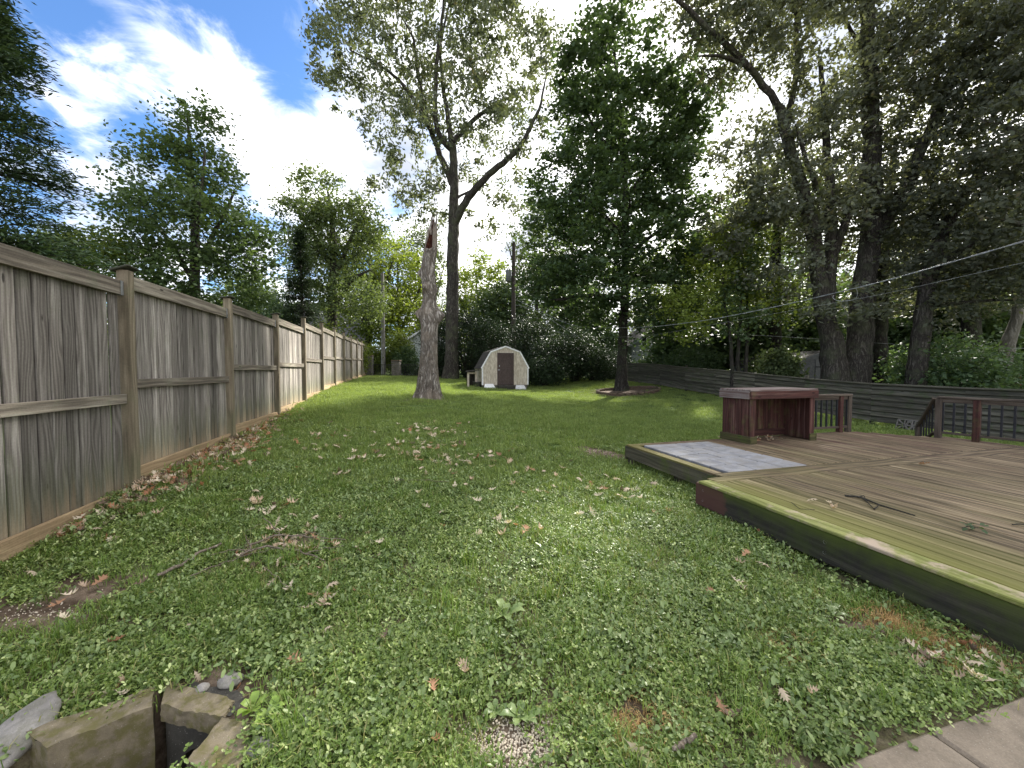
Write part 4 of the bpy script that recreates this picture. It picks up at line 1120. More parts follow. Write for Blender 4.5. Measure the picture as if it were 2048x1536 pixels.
# tall open tree behind the dead trunk
b = B(900, 25)
tree('tall_oak', b, 'tall open-crowned tree with a forked dark trunk right behind the dead trunk',
    [([b, P(902, 745, 25), P(903, 725, 25), P(904, 640, 25), P(905, 560, 25), P(906, 480, 25), P(908, 420, 25), P(909, 350, 25), P(905, 290, 25)], [.62, .52, .44, .40, .38, .36, .31, .27, .23]),
     L(25, (909, 450, .266), (925, 410, .237, -.4), (965, 360, .207, -.8), (1000, 330, .185, -1), (1035, 305, .155, -1), (1060, 255, .118, -1.4), (1083, 210, .081, -1.6), (1092, 150, .037, -1.8)),
     L(25, (906, 370, .222), (880, 310, .185, .4), (858, 250, .155, .8), (843, 190, .133, 1), (830, 110, .104, 1), (830, 75, .081, .9), (800, 30, .052, .9)),
     L(25, (866, 268, .148, .6), (838, 215, .126, .1), (800, 160, .096, -.5), (763, 130, .074, -1), (700, 100, .037, -1.5)),
     L(25, (905, 300, .207), (872, 268, .163, -.4), (870, 190, .133, -.8), (874, 110, .111, -1), (885, 40, .089, -1), (890, -60, .059, -1)),
     L(25, (905, 300, .207), (893, 215, .141, .5), (885, 170, .118, 1), (880, 90, .089, 1.2), (900, 0, .059, 1.2)),
     L(25, (905, 285, .178), (945, 240, .141, .4), (985, 212, .096, .6), (1030, 190, .044, .8)),
     L(25, (912, 398, .089), (940, 380, .067, .4), (975, 370, .037, .8))],
    [E(860, -30, 25, 7.6, 5.0, 5), E(770, 140, 25, 4.8, 3.2, 4), E(680, 80, 25, 2.6, 3.0, 2.4, 1.1), E(1010, 120, 25, 3.8, 3.4, 4), E(1085, 190, 24.5, 1.6, 3.6, 2), E(840, 290, 25, 4.0, 2.6, 3, .8), E(990, 300, 25, 3.2, 2.6, 3, .8),
     E(790, 380, 25, 3.0, 2.0, 2.5, .9), E(860, 420, 25, 2.8, 1.2, 2.5, .8), E(1000, 420, 25, 2.4, 1.4, 2.5, .8), E(900, 200, 25, 4.5, 2.5, 4, .9)],
    780, 56, .30, .30, M_LOAK, M_BARK, shell=.2, droop=.7, flat=.2, aspect=.45, leafflat=.9)

# dense green maple in the stone ring
b = B(1243, 18.6)
ring_c = b.copy()
tree('green_maple', b, 'tall dense deep-green maple standing in the low stone ring', 
    [([b, P(1243, 765, 18.6), P(1244, 740, 18.6), P(1248, 640, 18.6), P(1251, 500, 18.6), P(1250, 360, 18.6), P(1238, 200, 18.6), P(1225, 40, 18.6)], [.46, .29, .24, .20, .17, .14, .09, .03]),
     L(18.6, (1248, 600, .12), (1180, 590, .09, -1), (1110, 600, .05, -1.6)), L(18.6, (1250, 560, .12), (1330, 560, .09, -1), (1400, 575, .04, -1.6)),
     L(18.6, (1250, 400, .12), (1300, 330, .10, .5), (1370, 230, .05, 1)), L(18.6, (1248, 330, .1), (1190, 260, .07, .5), (1150, 180, .04, .5)),
     L(18.6, (1251, 480, .12), (1200, 420, .08, -1.4), (1140, 380, .05, -2.4)), L(18.6, (1251, 520, .12), (1300, 470, .08, -1.4), (1370, 440, .05, -2)),
     L(18.6, (1251, 500, .10), (1255, 440, .08, -1.8), (1260, 400, .04, -3))],
    [E(1215, 60, 18.6, 1.55, 1.7, 1.5, 1.6), E(1235, 160, 18.6, 3.0, 2.0, 2.6, 1.3), E(1250, 270, 18.6, 3.9, 2.3, 3.4, 1.2), E(1230, 380, 18.6, 4.2, 2.3, 3.8, 1.2), E(1235, 480, 18.6, 4.7, 2.3, 4.2, 1.1),
     E(1245, 580, 18.6, 5.0, 1.7, 4.2, 1.0), E(1390, 640, 18.4, 1.8, 1.2, 1.6, 1), E(1375, 200, 19, 1.6, 2.9, 1.8, 1), E(1150, 610, 18.6, 2.0, 1.0, 2.4, .8), E(1340, 640, 18.6, 2.2, .9, 2.4, 1), E(1290, 655, 17.0, 1.3, .6, 1.4, .8)],
    1150, 84, .29, .185, M_LMAP, M_BARKD, shell=.45, droop=.15, flat=.55, aspect=.8, leafflat=.55)

# left: maple behind the board fence
b = B(385, 14.5)
tree('round_maple', b, 'full mid-green maple with a pointed crown behind the board fence', 
    [([b, P(388, 600, 14.5), P(390, 480, 14.5), P(385, 350, 14.5), P(375, 230, 14.5)], [.22, .18, .14, .08, .03]),
     L(14.5, (388, 560, .1), (330, 470, .07, .3), (270, 390, .04, .4)), L(14.5, (389, 540, .1), (440, 450, .07, .3), (470, 380, .04, .5)), L(14.5, (389, 500, .08), (400, 400, .06, -.8), (410, 300, .03, -1))],
    [E(385, 280, 14.5, 1.25, 1.5, 1.2, 1.3), E(360, 370, 14.5, 2.2, 1.5, 2.0, 1.0), E(390, 460, 14.5, 2.7, 1.5, 2.4, 1), E(380, 560, 14.5, 2.7, 1.4, 2.6, 1), E(240, 400, 14.5, .9, .7, 1, .7), E(240, 490, 14.5, 1.3, .7, 1.5), E(500, 500, 14.5, 1.0, 1.4, 1.2), E(300, 610, 14.2, 2.2, .9, 2)],
    640, 62, .27, .14, M_LMAPL, M_BARK, shell=.3, flat=.5, aspect=.75, droop=.15)
b = B(190, 13.5)
tree('light_green_sapling', b, 'bright yellow-green young tree between the conifer and the pointed maple', [([b, P(190, 560, 13.5), P(190, 490, 13.5)], [.06, .05, .02])],
    [E(190, 510, 13.5, 1.5, .8, 1.1), E(130, 520, 13.5, 1.0, .9, 1)], 110, 60, .26, .13, M_LYEL, M_BARK)
# left edge conifer with drooping sprays
def conifer(b, H, Rb, label, n, m, size, name='conifer', sig=.2, spray=26, upc=.25):
    T = thing(name, b, label, 'tree')
    put('trunk', tube_mesh('trunk', [[(0, 0, 0), (.02, 0, H * .5), (0, 0, H)]], [[.22 * Rb / 2.2, .14 * Rb / 2.2, .02]], M_BARKD, 10), T, b)
    z = rng.uniform(.04, 1, n) ** .9 * H; ph = rng.uniform(0, 2 * np.pi, n)
    rr = Rb * (1 - z / H) ** .75 * rng.uniform(.72, 1.12, n) + .08
    tips = np.stack([rr * np.cos(ph), rr * np.sin(ph), z + rr * upc * .3], 1)
    st = np.stack([0 * rr, 0 * rr, z - rr * .05], 1)
    paths = []; rads = []; C = []; Dd = []
    for a, e in zip(st, tips):
        mid = (a + e) / 2 + np.array([0, 0, .12 * np.linalg.norm(e - a)]); t = np.linspace(0, 1, 5)[:, None]
        p_ = (1 - t) ** 2 * a + 2 * t * (1 - t) * mid + t ** 2 * e; paths.append(p_); rads.append(np.linspace(.02, .004, 5))
        k = spray; tt = rng.uniform(.25, 1.02, (k, 1)) ** .6
        c_ = (1 - tt) ** 2 * a + 2 * tt * (1 - tt) * mid + tt ** 2 * e
        C.append(c_ + rng.normal(0, sig, (k, 3)) * np.array([1, 1, .55]))
        dr = (e - a); dr /= np.linalg.norm(dr); Dd.append(np.tile(dr + np.array([0, 0, -.1]), (k, 1)))
    o = put('twigs', tube_mesh('twigs', paths, rads, M_BARKD, 3), T, b); o['kind'] = 'stuff'
    put('crown', leaf_mesh('crown', np.concatenate(C), m, size, .26, .55, .2, dirs=np.concatenate(Dd)), T, b)
    return T
conifer(Vector((-11.9, 8.4, .2)), 11.5, 3.0, 'dark feathery conifer filling the left edge behind the board fence', 620, M_LCON, .15, spray=110, sig=.13)
b = B(606, 19); H = P(606, 462, 19).z - b.z
conifer(b, H, 1.15, 'narrow dark cone-shaped evergreen poking above the board fence', 420, M_LDARK, .13, 'evergreen', .11, 44)
b = B(662, 26)
tree('mid_tree', b, 'grey-green broad tree between the dark cone evergreen and the concrete pole',
    [([b, P(664, 600, 26), P(668, 480, 26), P(655, 380, 26)], [.4, .3, .2, .06]), L(26, (666, 560, .18), (700, 480, .13), (730, 420, .06)), L(26, (666, 540, .18), (620, 460, .12), (590, 410, .05)), L(26, (665, 620, .2), (700, 560, .14), (740, 540, .06))],
    [E(650, 400, 26, 2.3, 1.8, 2.3, 1), E(600, 450, 26, 1.4, 2.0, 2), E(690, 470, 26, 2.6, 2.2, 2.5), E(640, 540, 26, 2.6, 2.2, 2.5), E(740, 440, 26, 1.3, 1.3, 1.6, .8), E(700, 600, 26, 2.8, 1.6, 2.5, .9)],
    560, 62, .38, .19, M_LBACK, M_BARK, shell=.3)

# right-hand oaks
oak = dict(mbark=M_BARK, mleaf=M_LOAKD)
b = B(1678, 14)
tree('twin_oak', b, 'left half of the large twin oak, one limb arching to the upper left',
    [([b, P(1674, 765, 14), P(1668, 710, 14), P(1655, 655, 14), P(1642, 590, 14), P(1630, 480, 14), P(1600, 360, 14), P(1574, 280, 14), P(1560, 215, 14)], [.50, .42, .38, .30, .25, .22, .19, .17, .15]),
     L(14, (1566, 225, .122), (1520, 160, .108, -.3), (1490, 125, .094, -.5), (1440, 80, .086, -.8), (1390, 30, .072, -1), (1340, -15, .058, -1.2)),
     L(14, (1500, 135, .072, -.5), (1460, 118, .065, -.6), (1425, 105, .043, -.8), (1395, 112, .022, -1)),
     L(14, (1568, 260, .115), (1590, 180, .101, .4), (1597, 90, .086, .6), (1590, -20, .072, .7)), L(14, (1596, 95, .072, .6), (1630, 40, .058, .8), (1665, -20, .043, 1)),
     L(14, (1655, 640, .216), (1662, 540, .194, .3), (1662, 430, .173, .5), (1655, 330, .144, .7), (1650, 240, .108, .8), (1640, 120, .072, 1)),
     L(14, (1664, 520, .144, .3), (1692, 440, .122, .2), (1715, 390, .101, 0), (1740, 300, .065, -.3)),
     L(14, (1632, 380, .094, 0), (1610, 320, .072, -.6), (1595, 260, .050, -1))],
    [E(1420, -30, 13.5, 2.2, 1.6, 2, 1.1), E(1450, 70, 13.8, 1.3, 1.2, 1.4, 1.2), E(1470, 330, 14, 1.2, 1.4, 1.4, 1.1), E(1440, 480, 14.5, 1.2, 1.2, 1.2, 1), E(1530, 60, 13.6, 2.6, 2.0, 2.2), E(1600, -70, 14, 3.0, 2, 2.6), E(1620, 240, 14, 2.0, 2.2, 2.2), E(1530, 330, 14, 1.6, 1.5, 2, .8), E(1600, 420, 14, 2.4, 1.6, 2.2), E(1500, 440, 14.5, 1.6, 1.3, 2, .9), E(1580, 550, 14, 1.7, 1.0, 2, .8), E(1660, 600, 13.0, .9, .8, .8, 1.0)],
    680, 56, .22, .17, shell=.1, droop=.4, flat=.3, aspect=.55, **oak)
b = B(1708, 14.2)
tree('twin_oak', b, 'right half of the large twin oak, its trunk straight and tall',
    [([b, P(1710, 765, 14.2), P(1716, 700, 14.2), P(1726, 600, 14.2), P(1740, 480, 14.2), P(1746, 400, 14.2), P(1743, 280, 14.2), P(1738, 150, 14.2), P(1733, -60, 14.2)], [.52, .45, .40, .34, .31, .29, .26, .23, .18]),
     L(14.2, (1748, 470, .202), (1790, 425, .194, -.3), (1812, 380, .187, -.5), (1836, 310, .173, -.8), (1862, 255, .158, -1), (1892, 191, .144, -1.2), (1903, 128, .144, -1.3), (1965, 82, .122, -1.6), (2038, 5, .094, -2), (2100, -60, .058, -2.2)),
     L(14.2, (1742, 120, .086), (1790, 105, .065, -.6), (1830, 75, .050, -1), (1865, 15, .036, -1.3)),
     L(14.2, (1738, 130, .072), (1700, 60, .058, .5), (1670, -20, .036, .7)), L(14.2, (1845, 290, .072, -.9), (1870, 250, .058, -1.6), (1960, 220, .029, -2.2))],
    [E(1740, -80, 14, 3.0, 1.8, 2.8), E(1790, 80, 14, 2.6, 1.9, 2.4), E(1720, 230, 14.5, 2.0, 1.8, 2, .9), E(1830, 240, 13.6, 2.2, 1.9, 2.2), E(1900, 60, 13, 2.6, 2.2, 2.2), E(1800, 420, 14, 1.9, 1.5, 2), E(1720, 400, 14.6, 1.6, 1.4, 2, .8), E(1730, 600, 13.0, 1.2, 1.0, .9, .9), E(1700, 650, 12.9, .8, .6, .6, .9)],
    680, 56, .22, .17, shell=.1, droop=.4, flat=.3, aspect=.55, **oak)
b = B(1830, 13)
tree('leaning_oak', b, 'thick oak trunk leaning right, behind the slat fence to the right of the twin oak',
    [([b, P(1832, 760, 13), P(1838, 690, 13), P(1848, 615, 13), P(1860, 542, 13), P(1880, 474, 13), P(1905, 425, 13), P(1965, 333, 13), P(2040, 262, 13)], [.32, .27, .25, .23, .21, .19, .16, .12, .08]),
     L(13, (1862, 540, .130), (1900, 500, .108, -.5), (1960, 480, .065, -1)), L(13, (1850, 610, .086), (1940, 605, .058, -.6), (2030, 600, .029, -1)), L(13, (1876, 480, .101), (1860, 400, .072, .5), (1870, 330, .036, .9))],
    [E(1960, 250, 12.6, 2.2, 1.9, 2.2), E(2040, 120, 12, 2.2, 2.2, 2.2), E(1950, 420, 12.6, 2.2, 1.5, 2), E(2040, 360, 12, 2.0, 2.0, 2), E(1880, 530, 13, 1.7, 1.2, 1.8), E(1980, 560, 12.4, 1.9, 1.1, 1.8), E(1860, 640, 13, 1.2, .7, 1.2, .8), E(2060, 520, 12, 1.6, 1.6, 1.8)],
    620, 56, .23, .165, shell=.1, droop=.4, flat=.3, aspect=.55, **oak)
b = B(2110, 10.5)
tree('edge_oak', b, 'oak just outside the right edge whose leafy boughs droop into the upper right corner',
    [([b, P(2115, 600, 10.5), P(2130, 350, 10.5), P(2140, 100, 10.5)], [.35, .3, .25, .15]), L(10.5, (2130, 400, .14), (2080, 300, .1), (2010, 250, .04)), L(10.5, (2130, 480, .14), (2080, 450, .1), (2010, 440, .04))],
    [E(2090, 230, 10.3, 1.6, 2.2, 1.6), E(2060, 420, 10.3, 1.2, 1.1, 1.3, .9), E(2140, 20, 10.3, 2.0, 1.6, 1.8), E(2090, 560, 10.3, .9, .7, 1)],
    210, 56, .2, .145, shell=.15, droop=.4, flat=.3, aspect=.55, **oak)
for (px, Y, r, pts, lab, m, ells, n) in (
    (1757, 17, .28, ((1760, 650, .25), (1764, 540, .22), (1772, 420, .16), (1790, 300, .09)), 'straight dark trunk standing between the twin oak and the leaning oak', M_BARKD, [(1770, 440, 3.0, 2.4), (1790, 580, 2.4, 1.2)], 260),
    (1945, 20, .40, ((1943, 650, .36), (1942, 560, .32), (1950, 420, .2)), 'dark upright trunk showing beyond the leaning oak towards the right edge', M_BARKD, [(1950, 480, 3.6, 2.6), (1960, 600, 3.2, 1.0)], 260),
    (1552, 20, .32, ((1550, 660, .28), (1548, 540, .25), (1558, 400, .15)), 'dark trunk rising between the thin saplings and the twin oak', M_BARKD, [(1555, 430, 3.0, 2.8), (1550, 600, 2.6, 1.5)], 300),
    (1990, 15, .24, ((2003, 730, .22), (2018, 690, .2), (2040, 610, .16), (2080, 480, .1)), 'pale bare trunk slanting right in front of the brick house', M_BARKP, [(2060, 500, 2.0, 1.4)], 130)):
    b = B(px, Y)
    tree('background_oak', b, lab, [([b] + [P(x, y, Y) for x, y, _ in pts], [r] + [q for _, _, q in pts])], [E(x, y, Y, rx, rz) for x, y, rx, rz in ells], n, 60, .34, .17, M_LBACK if px == 1552 else M_LOAKD, m, shell=.2)
b = B(1480, 15.2)
for k, (px, pts, lab) in enumerate(((1468, ((1462, 690), (1450, 600), (1436, 520)), 'leftmost of three slim dark saplings at the slat fence'),
        (1474, ((1478, 690), (1482, 600), (1478, 520)), 'middle of three slim dark saplings at the slat fence'),
        (1487, ((1492, 700), (1500, 640), (1490, 560), (1480, 480)), 'rightmost and forked of three slim dark saplings at the slat fence'))):
    b = B(px, 15.2 + .2 * k)
    tree('sapling', b, lab, [([b] + [P(x, y, 15.2 + .2 * k) for x, y in pts], list(np.linspace(.085, .03, len(pts) + 1)))],
        [E(pts[-1][0], pts[-1][1], 15.3, 1.0, 1.2), E(pts[-1][0] - 50 + 50 * k, pts[-1][1] + 90, 15.3, 1.2, .9), E(pts[-1][0] - 60 + 60 * k, pts[-1][1] + 150, 15.2, .8, .4)], 100, 56, .24, .13, M_LYEL if k != 1 else M_LMAPL, M_BARKD, group='slim saplings at the slat fence')

# trees beyond the rear boundary
back = [(735, 36, 440, 3.6, M_LYEL, 'yellow-green tree above the iron gate'), (800, 40, 470, 4.2, M_LYEL, 'sunlit yellow-green tree behind the white garage'), (845, 46, 440, 4.0, M_LBACK, 'grey-green tree seen past the dead trunk'),
        (960, 40, 500, 3.8, M_LYEL, 'light open tree above the low grey-roofed house'), (1075, 38, 400, 4.2, M_LBACK, 'forked loose tree right of the wooden pole'), (1140, 44, 520, 4.6, M_LMAPL, 'spreading tree left of and beyond the green maple'),
        (1330, 40, 470, 4.6, M_LYEL, 'sunlit tree above the grey and white house'), (1430, 36, 420, 4.4, M_LYEL, 'light tree glimpsed beyond the slim saplings'), (1500, 44, 400, 5.0, M_LBACK, 'tall hazy tree beyond the slim saplings'),
        (1620, 34, 480, 4.6, M_LMAPL, 'mid-green tree above the dull grey shed'), (1780, 32, 500, 4.8, M_LMAPL, 'mid-green tree glimpsed beyond the twin oak'), (1900, 30, 520, 5.0, M_LMAPL, 'leafy tree beyond the leaning oak'), (2020, 28, 520, 4.6, M_LMAPL, 'leafy tree beyond the brick house'),
        (500, 34, 540, 4.0, M_LBACK, 'low tree seen just right of the pointed maple'), (90, 20, 500, 2.6, M_LYEL, 'bright tree low behind the feathery conifer')]
back += [(1380, 23, 620, 2.6, M_LMAP, 'low dark-leaved tree hiding the grey house wall'), (1470, 22, 600, 2.2, M_LMAPL, 'low tree close behind the slim saplings'), (1600, 24, 560, 3.0, M_LMAPL, 'mid-height tree left behind the dull grey shed'),
         (1800, 24, 560, 3.2, M_LMAP, 'mid-height dark tree filling the gap right of the twin oak'), (1930, 22, 560, 3.2, M_LMAPL, 'mid-height tree filling the gap left of the pale slanting trunk'), (2060, 22, 560, 3.0, M_LMAP, 'mid-height tree above the brick house'), (1010, 33, 560, 3.0, M_LMAPL, 'mid-height tree straight above the tan shed'), (1170, 32, 560, 3.2, M_LMAP, 'dark mid-height tree left of the maple trunk')]
for (px, Y, pyt, rx, m, lab) in back:
    b = B(px, Y); H = P(px, pyt, Y).z - b.z
    lean = random.uniform(-.6, .6)
    top = b + Vector((lean, 0, H * .85))
    lim = [([b, b + Vector((lean * .3, 0, H * .35)), top], [.26, .2, .05])]
    for s in (-1, 1): lim.append(([b + Vector((lean * .3, 0, H * .3)), b + Vector((s * rx * .45, random.uniform(-1, 1), H * .55)), b + Vector((s * rx * .7, 0, H * .75))], [.16, .11, .04]))
    c1 = b + Vector((0, 0, H * .72)); c2 = b + Vector((0, 0, H * .42))
    tree('background_tree', b, lab, lim, [(c1, (rx * .8, rx * .7, H * .27), 1), (c2, (rx, rx * .8, H * .24), 1)], 260, 58, .50, .27, m, M_BARKD, shell=.3)

# bushes
def bush(px, Y, w, h, m, lab, n=90, size=.10, per=60, name='shrub', zoff=0.0, group=None, depth=.8):
    b = B(px, Y); T = thing(name, b, lab, 'shrub', group)
    att = ellipts([(Vector((0, 0, h * .52 + zoff)), (w, w * depth, h * .5), 1)], n, .2)
    att = att[att[:, 2] > .05]
    st = [([(0, 0, 0), (random.uniform(-.2, .2) * w, 0, h * .5)], [.05, .02]) for _ in range(3)]
    paths = [np.array([(random.uniform(-.15, .15), random.uniform(-.15, .15), 0), a * .5 + np.array([0, 0, .1]), a]) for a in att[::3]]
    o = put('stems', tube_mesh('stems', paths, [[.03, .018, .006]] * len(paths), M_BARKD, 4), T, b); o['kind'] = 'stuff'
    C, ids = scatter(att, per, .17 + w * .06, .8)
    C = C[C[:, 2] > -.05]
    put('foliage', leaf_mesh('foliage', C, m, size, .6, .35, .1), T, b)
    return T
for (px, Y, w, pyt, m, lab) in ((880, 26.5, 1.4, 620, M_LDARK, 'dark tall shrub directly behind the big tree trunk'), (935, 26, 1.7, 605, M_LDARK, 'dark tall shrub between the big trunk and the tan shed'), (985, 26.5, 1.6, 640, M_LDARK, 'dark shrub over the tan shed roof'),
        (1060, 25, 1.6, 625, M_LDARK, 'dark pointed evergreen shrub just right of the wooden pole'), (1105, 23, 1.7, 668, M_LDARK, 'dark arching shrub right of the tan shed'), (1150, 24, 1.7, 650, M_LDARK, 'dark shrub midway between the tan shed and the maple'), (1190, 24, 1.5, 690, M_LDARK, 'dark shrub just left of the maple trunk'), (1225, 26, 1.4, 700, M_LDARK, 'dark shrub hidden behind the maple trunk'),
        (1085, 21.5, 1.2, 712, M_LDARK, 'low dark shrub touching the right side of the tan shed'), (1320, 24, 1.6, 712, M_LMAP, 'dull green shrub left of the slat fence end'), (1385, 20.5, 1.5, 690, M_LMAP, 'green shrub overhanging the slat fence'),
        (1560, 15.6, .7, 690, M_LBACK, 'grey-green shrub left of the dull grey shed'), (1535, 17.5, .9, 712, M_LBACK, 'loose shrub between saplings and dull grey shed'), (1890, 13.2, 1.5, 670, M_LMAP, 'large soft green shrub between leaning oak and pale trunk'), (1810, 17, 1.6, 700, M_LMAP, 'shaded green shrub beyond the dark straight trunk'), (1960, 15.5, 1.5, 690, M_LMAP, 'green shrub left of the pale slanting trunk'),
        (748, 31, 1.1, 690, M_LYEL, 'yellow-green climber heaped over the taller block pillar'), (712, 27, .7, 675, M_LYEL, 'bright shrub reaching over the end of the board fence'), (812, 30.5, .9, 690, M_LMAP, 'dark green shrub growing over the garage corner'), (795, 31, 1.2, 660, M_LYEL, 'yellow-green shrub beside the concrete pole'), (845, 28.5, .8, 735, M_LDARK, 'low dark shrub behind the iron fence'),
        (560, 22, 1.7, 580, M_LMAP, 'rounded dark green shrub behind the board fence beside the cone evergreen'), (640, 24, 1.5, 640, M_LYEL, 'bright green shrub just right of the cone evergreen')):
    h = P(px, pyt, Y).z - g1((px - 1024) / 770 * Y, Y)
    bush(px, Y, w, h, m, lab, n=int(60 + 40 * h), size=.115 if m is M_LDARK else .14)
# far wood closing the horizon
ang = rng.uniform(R(-62), R(62), 2600); dist = rng.uniform(52, 85, 2600)
pts = np.stack([np.sin(ang) * dist, np.cos(ang) * dist, rng.uniform(1, 9.5, 2600) * (.75 + .3 * np.sin(ang * 23) + .15 * np.sin(ang * 57))], 1)
C, ids = scatter(pts, 26, .9, .8)
o = put('far_wood', leaf_mesh('far_wood', C, M_LBACK, .6, .7, .4, .1, tintbias=rng.random(len(pts))[ids]), None)
props(o, 'hazy far line of woodland closing the view', kind='stuff')

# stone ring round the maple
T = thing('stone_ring', ring_c, 'low curved two-course stone edging ring round the green maple', 'planter')
rc = ring_c + Vector((.3, -.1, 0)); rx_, ry_ = 1.45, .95
for crs in range(2):
    n = 30
    for k in range(n):
        t = 2 * math.pi * (k + .5 * crs) / n
        p = rc + Vector((rx_ * math.cos(t), ry_ * math.sin(t), 0)); p.z = g1(p.x, p.y) + .015 + .105 * crs
        tg = Vector((-rx_ * math.sin(t), ry_ * math.cos(t), 0)).normalized()
        w = .30 * random.uniform(.85, .98)
        beam('edging_stone', T, p - tg * w / 2, p + tg * w / 2, .10, .14, M_BRICKY, side=(0, 0, 1), bev=.02)
th = np.linspace(0, 2 * np.pi, 25)[:-1]
vs = [tuple(rc + Vector((0, 0, .26)))] + [tuple(rc + Vector((rx_ * .95 * math.cos(t), ry_ * .95 * math.sin(t), .17))) for t in th]
put('soil_bed', mesh_np('soil_bed', rel(vs, ring_c), [(0, 1 + k, 1 + (k + 1) % 24) for k in range(24)], M_SOIL, True, tint=[1] * 25), T, ring_c)

# ---------------------------------------------------------------- lawn cover (stuff, instanced plants)
def inst(name, label, meshes, pos, scale, rotz, tilt=.12):
    """one object whose geometry nodes put small plants on its own points"""
    src = []
    for k, me in enumerate(meshes):
        so_ = bpy.data.objects.new(me.name, me); src.append(so_)
    n = len(pos)
    me = bpy.data.meshes.new(name); me.vertices.add(n); me.vertices.foreach_set('co', np.asarray(pos, np.float32).ravel())
    a = me.attributes.new('isc', 'FLOAT', 'POINT'); a.data.foreach_set('value', np.asarray(scale, np.float32))
    rot = np.stack([rng.normal(0, tilt, n), rng.normal(0, tilt, n), rotz], 1)
    a = me.attributes.new('irot', 'FLOAT_VECTOR', 'POINT'); a.data.foreach_set('vector', rot.astype(np.float32).ravel())
    a = me.attributes.new('iid', 'INT', 'POINT'); a.data.foreach_set('value', rng.integers(0, len(meshes), n).astype(np.int32))
    o = bpy.data.objects.new(name, me); COL.objects.link(o)
    ng = bpy.data.node_groups.new(name, 'GeometryNodeTree')
    ng.interface.new_socket('Geometry', in_out='INPUT', socket_type='NodeSocketGeometry'); ng.interface.new_socket('Geometry', in_out='OUTPUT', socket_type='NodeSocketGeometry')
    gi = ng.nodes.new('NodeGroupInput'); go = ng.nodes.new('NodeGroupOutput')
    def attr(nm, ty):
        x = ng.nodes.new('GeometryNodeInputNamedAttribute'); x.data_type = ty; x.inputs[0].default_value = nm; return x.outputs[0]
    jn = ng.nodes.new('GeometryNodeJoinGeometry')
    for k, s_ in enumerate(src):
        ip = ng.nodes.new('GeometryNodeInstanceOnPoints'); oi = ng.nodes.new('GeometryNodeObjectInfo')
        oi.inputs['Object'].default_value = s_; oi.inputs['As Instance'].default_value = True
        cmp_ = ng.nodes.new('FunctionNodeCompare'); cmp_.data_type = 'INT'; cmp_.operation = 'EQUAL'
        ins = [q for q in cmp_.inputs if q.type == 'INT']
        ng.links.new(attr('iid', 'INT'), ins[0]); ins[1].default_value = k
        ng.links.new(gi.outputs[0], ip.inputs['Points']); ng.links.new(cmp_.outputs[0], ip.inputs['Selection'])
        ng.links.new(oi.outputs['Geometry'], ip.inputs['Instance'])
        ng.links.new(attr('irot', 'FLOAT_VECTOR'), ip.inputs['Rotation']); ng.links.new(attr('isc', 'FLOAT'), ip.inputs['Scale'])
        ng.links.new(ip.outputs[0], jn.inputs[0])
    ng.links.new(jn.outputs[0], go.inputs[0])
    md = o.modifiers.new('plants', 'NODES'); md.node_group = ng
    return props(o, label, kind='stuff')

def blade_patch(name, n, rad, h, w, m, lean=.5, r0=0):
    """grass blades, 2 segments each"""
    c = rng.normal(0, rad * .55, (n, 2)); a = rng.uniform(0, 2 * np.pi, n); hh = h * rng.uniform(.5, 1.25, n); ln = lean * rng.uniform(.2, 1.2, n)
    d_ = np.stack([np.cos(a), np.sin(a)], 1); s_ = np.stack([-d_[:, 1], d_[:, 0]], 1)
    v = np.zeros((n, 5, 3))
    v[:, 0, :2] = c - s_ * w / 2; v[:, 1, :2] = c + s_ * w / 2; v[:, :2, 2] = -.01
    m1 = c + d_ * (hh * ln * .35)[:, None]
    v[:, 2, :2] = m1 + s_ * w * .42; v[:, 3, :2] = m1 - s_ * w * .42; v[:, 2, 2] = v[:, 3, 2] = hh * .6
    v[:, 4, :2] = c + d_ * (hh * ln)[:, None]; v[:, 4, 2] = hh * (1 - .25 * ln)
    vs = v.reshape(-1, 3); b_ = np.arange(n) * 5
    fs = [(q, q + 1, q + 2, q + 3) for q in b_] + [(q + 3, q + 2, q + 4) for q in b_]
    return mesh_np(name, vs, fs, m, False, tint=np.repeat(rng.random(n), 5))
def leaflet_patch(name, n, rad, size, h, m, trip=True, aspect=.9, tilt=.45):
    """clover / weed leaves on short stalks"""
    c = rng.normal(0, rad * .55, (n, 2)); z = h * rng.uniform(.25, 1.15, n)
    C = []; A = []; 
    for k in range(n):
        a0 = rng.uniform(0, 6.28); nn = 3 if trip else 1
        for j in range(nn):
            a = a0 + j * 2.1; s_ = size * rng.uniform(.8, 1.15)
            C.append((c[k, 0], c[k, 1], z[k], a, s_, rng.normal(0, tilt)))
    C = np.array(C); nq = len(C)
    d_ = np.stack([np.cos(C[:, 3]), np.sin(C[:, 3]), np.tan(np.clip(C[:, 5], -1, 1)) * .8], 1); s_ = np.stack([-np.sin(C[:, 3]), np.cos(C[:, 3]), rng.normal(0, .35, nq)], 1)
    L_ = C[:, 4][:, None]
    o = C[:, :3]
    v = np.zeros((nq, 6, 3))
    v[:, 0] = o; v[:, 1] = o + d_ * L_ * .45 + s_ * L_ * aspect * .45; v[:, 2] = o + d_ * L_ * .9 + s_ * L_ * aspect * .32; v[:, 3] = o + d_ * L_ + np.array([0, 0, -.0015])
    v[:, 4] = o + d_ * L_ * .9 - s_ * L_ * aspect * .32; v[:, 5] = o + d_ * L_ * .45 - s_ * L_ * aspect * .45
    v[:, [1, 5], 2] += L_ * .12
    b_ = np.arange(nq) * 6
    fs = np.stack([b_, b_ + 1, b_ + 2, b_ + 3], 1); f2 = np.stack([b_, b_ + 3, b_ + 4, b_ + 5], 1)
    return mesh_np(name, v.reshape(-1, 3), np.concatenate([fs, f2]), m, False, tint=np.repeat(rng.random(n if not trip else n), 6 * (3 if trip else 1)))
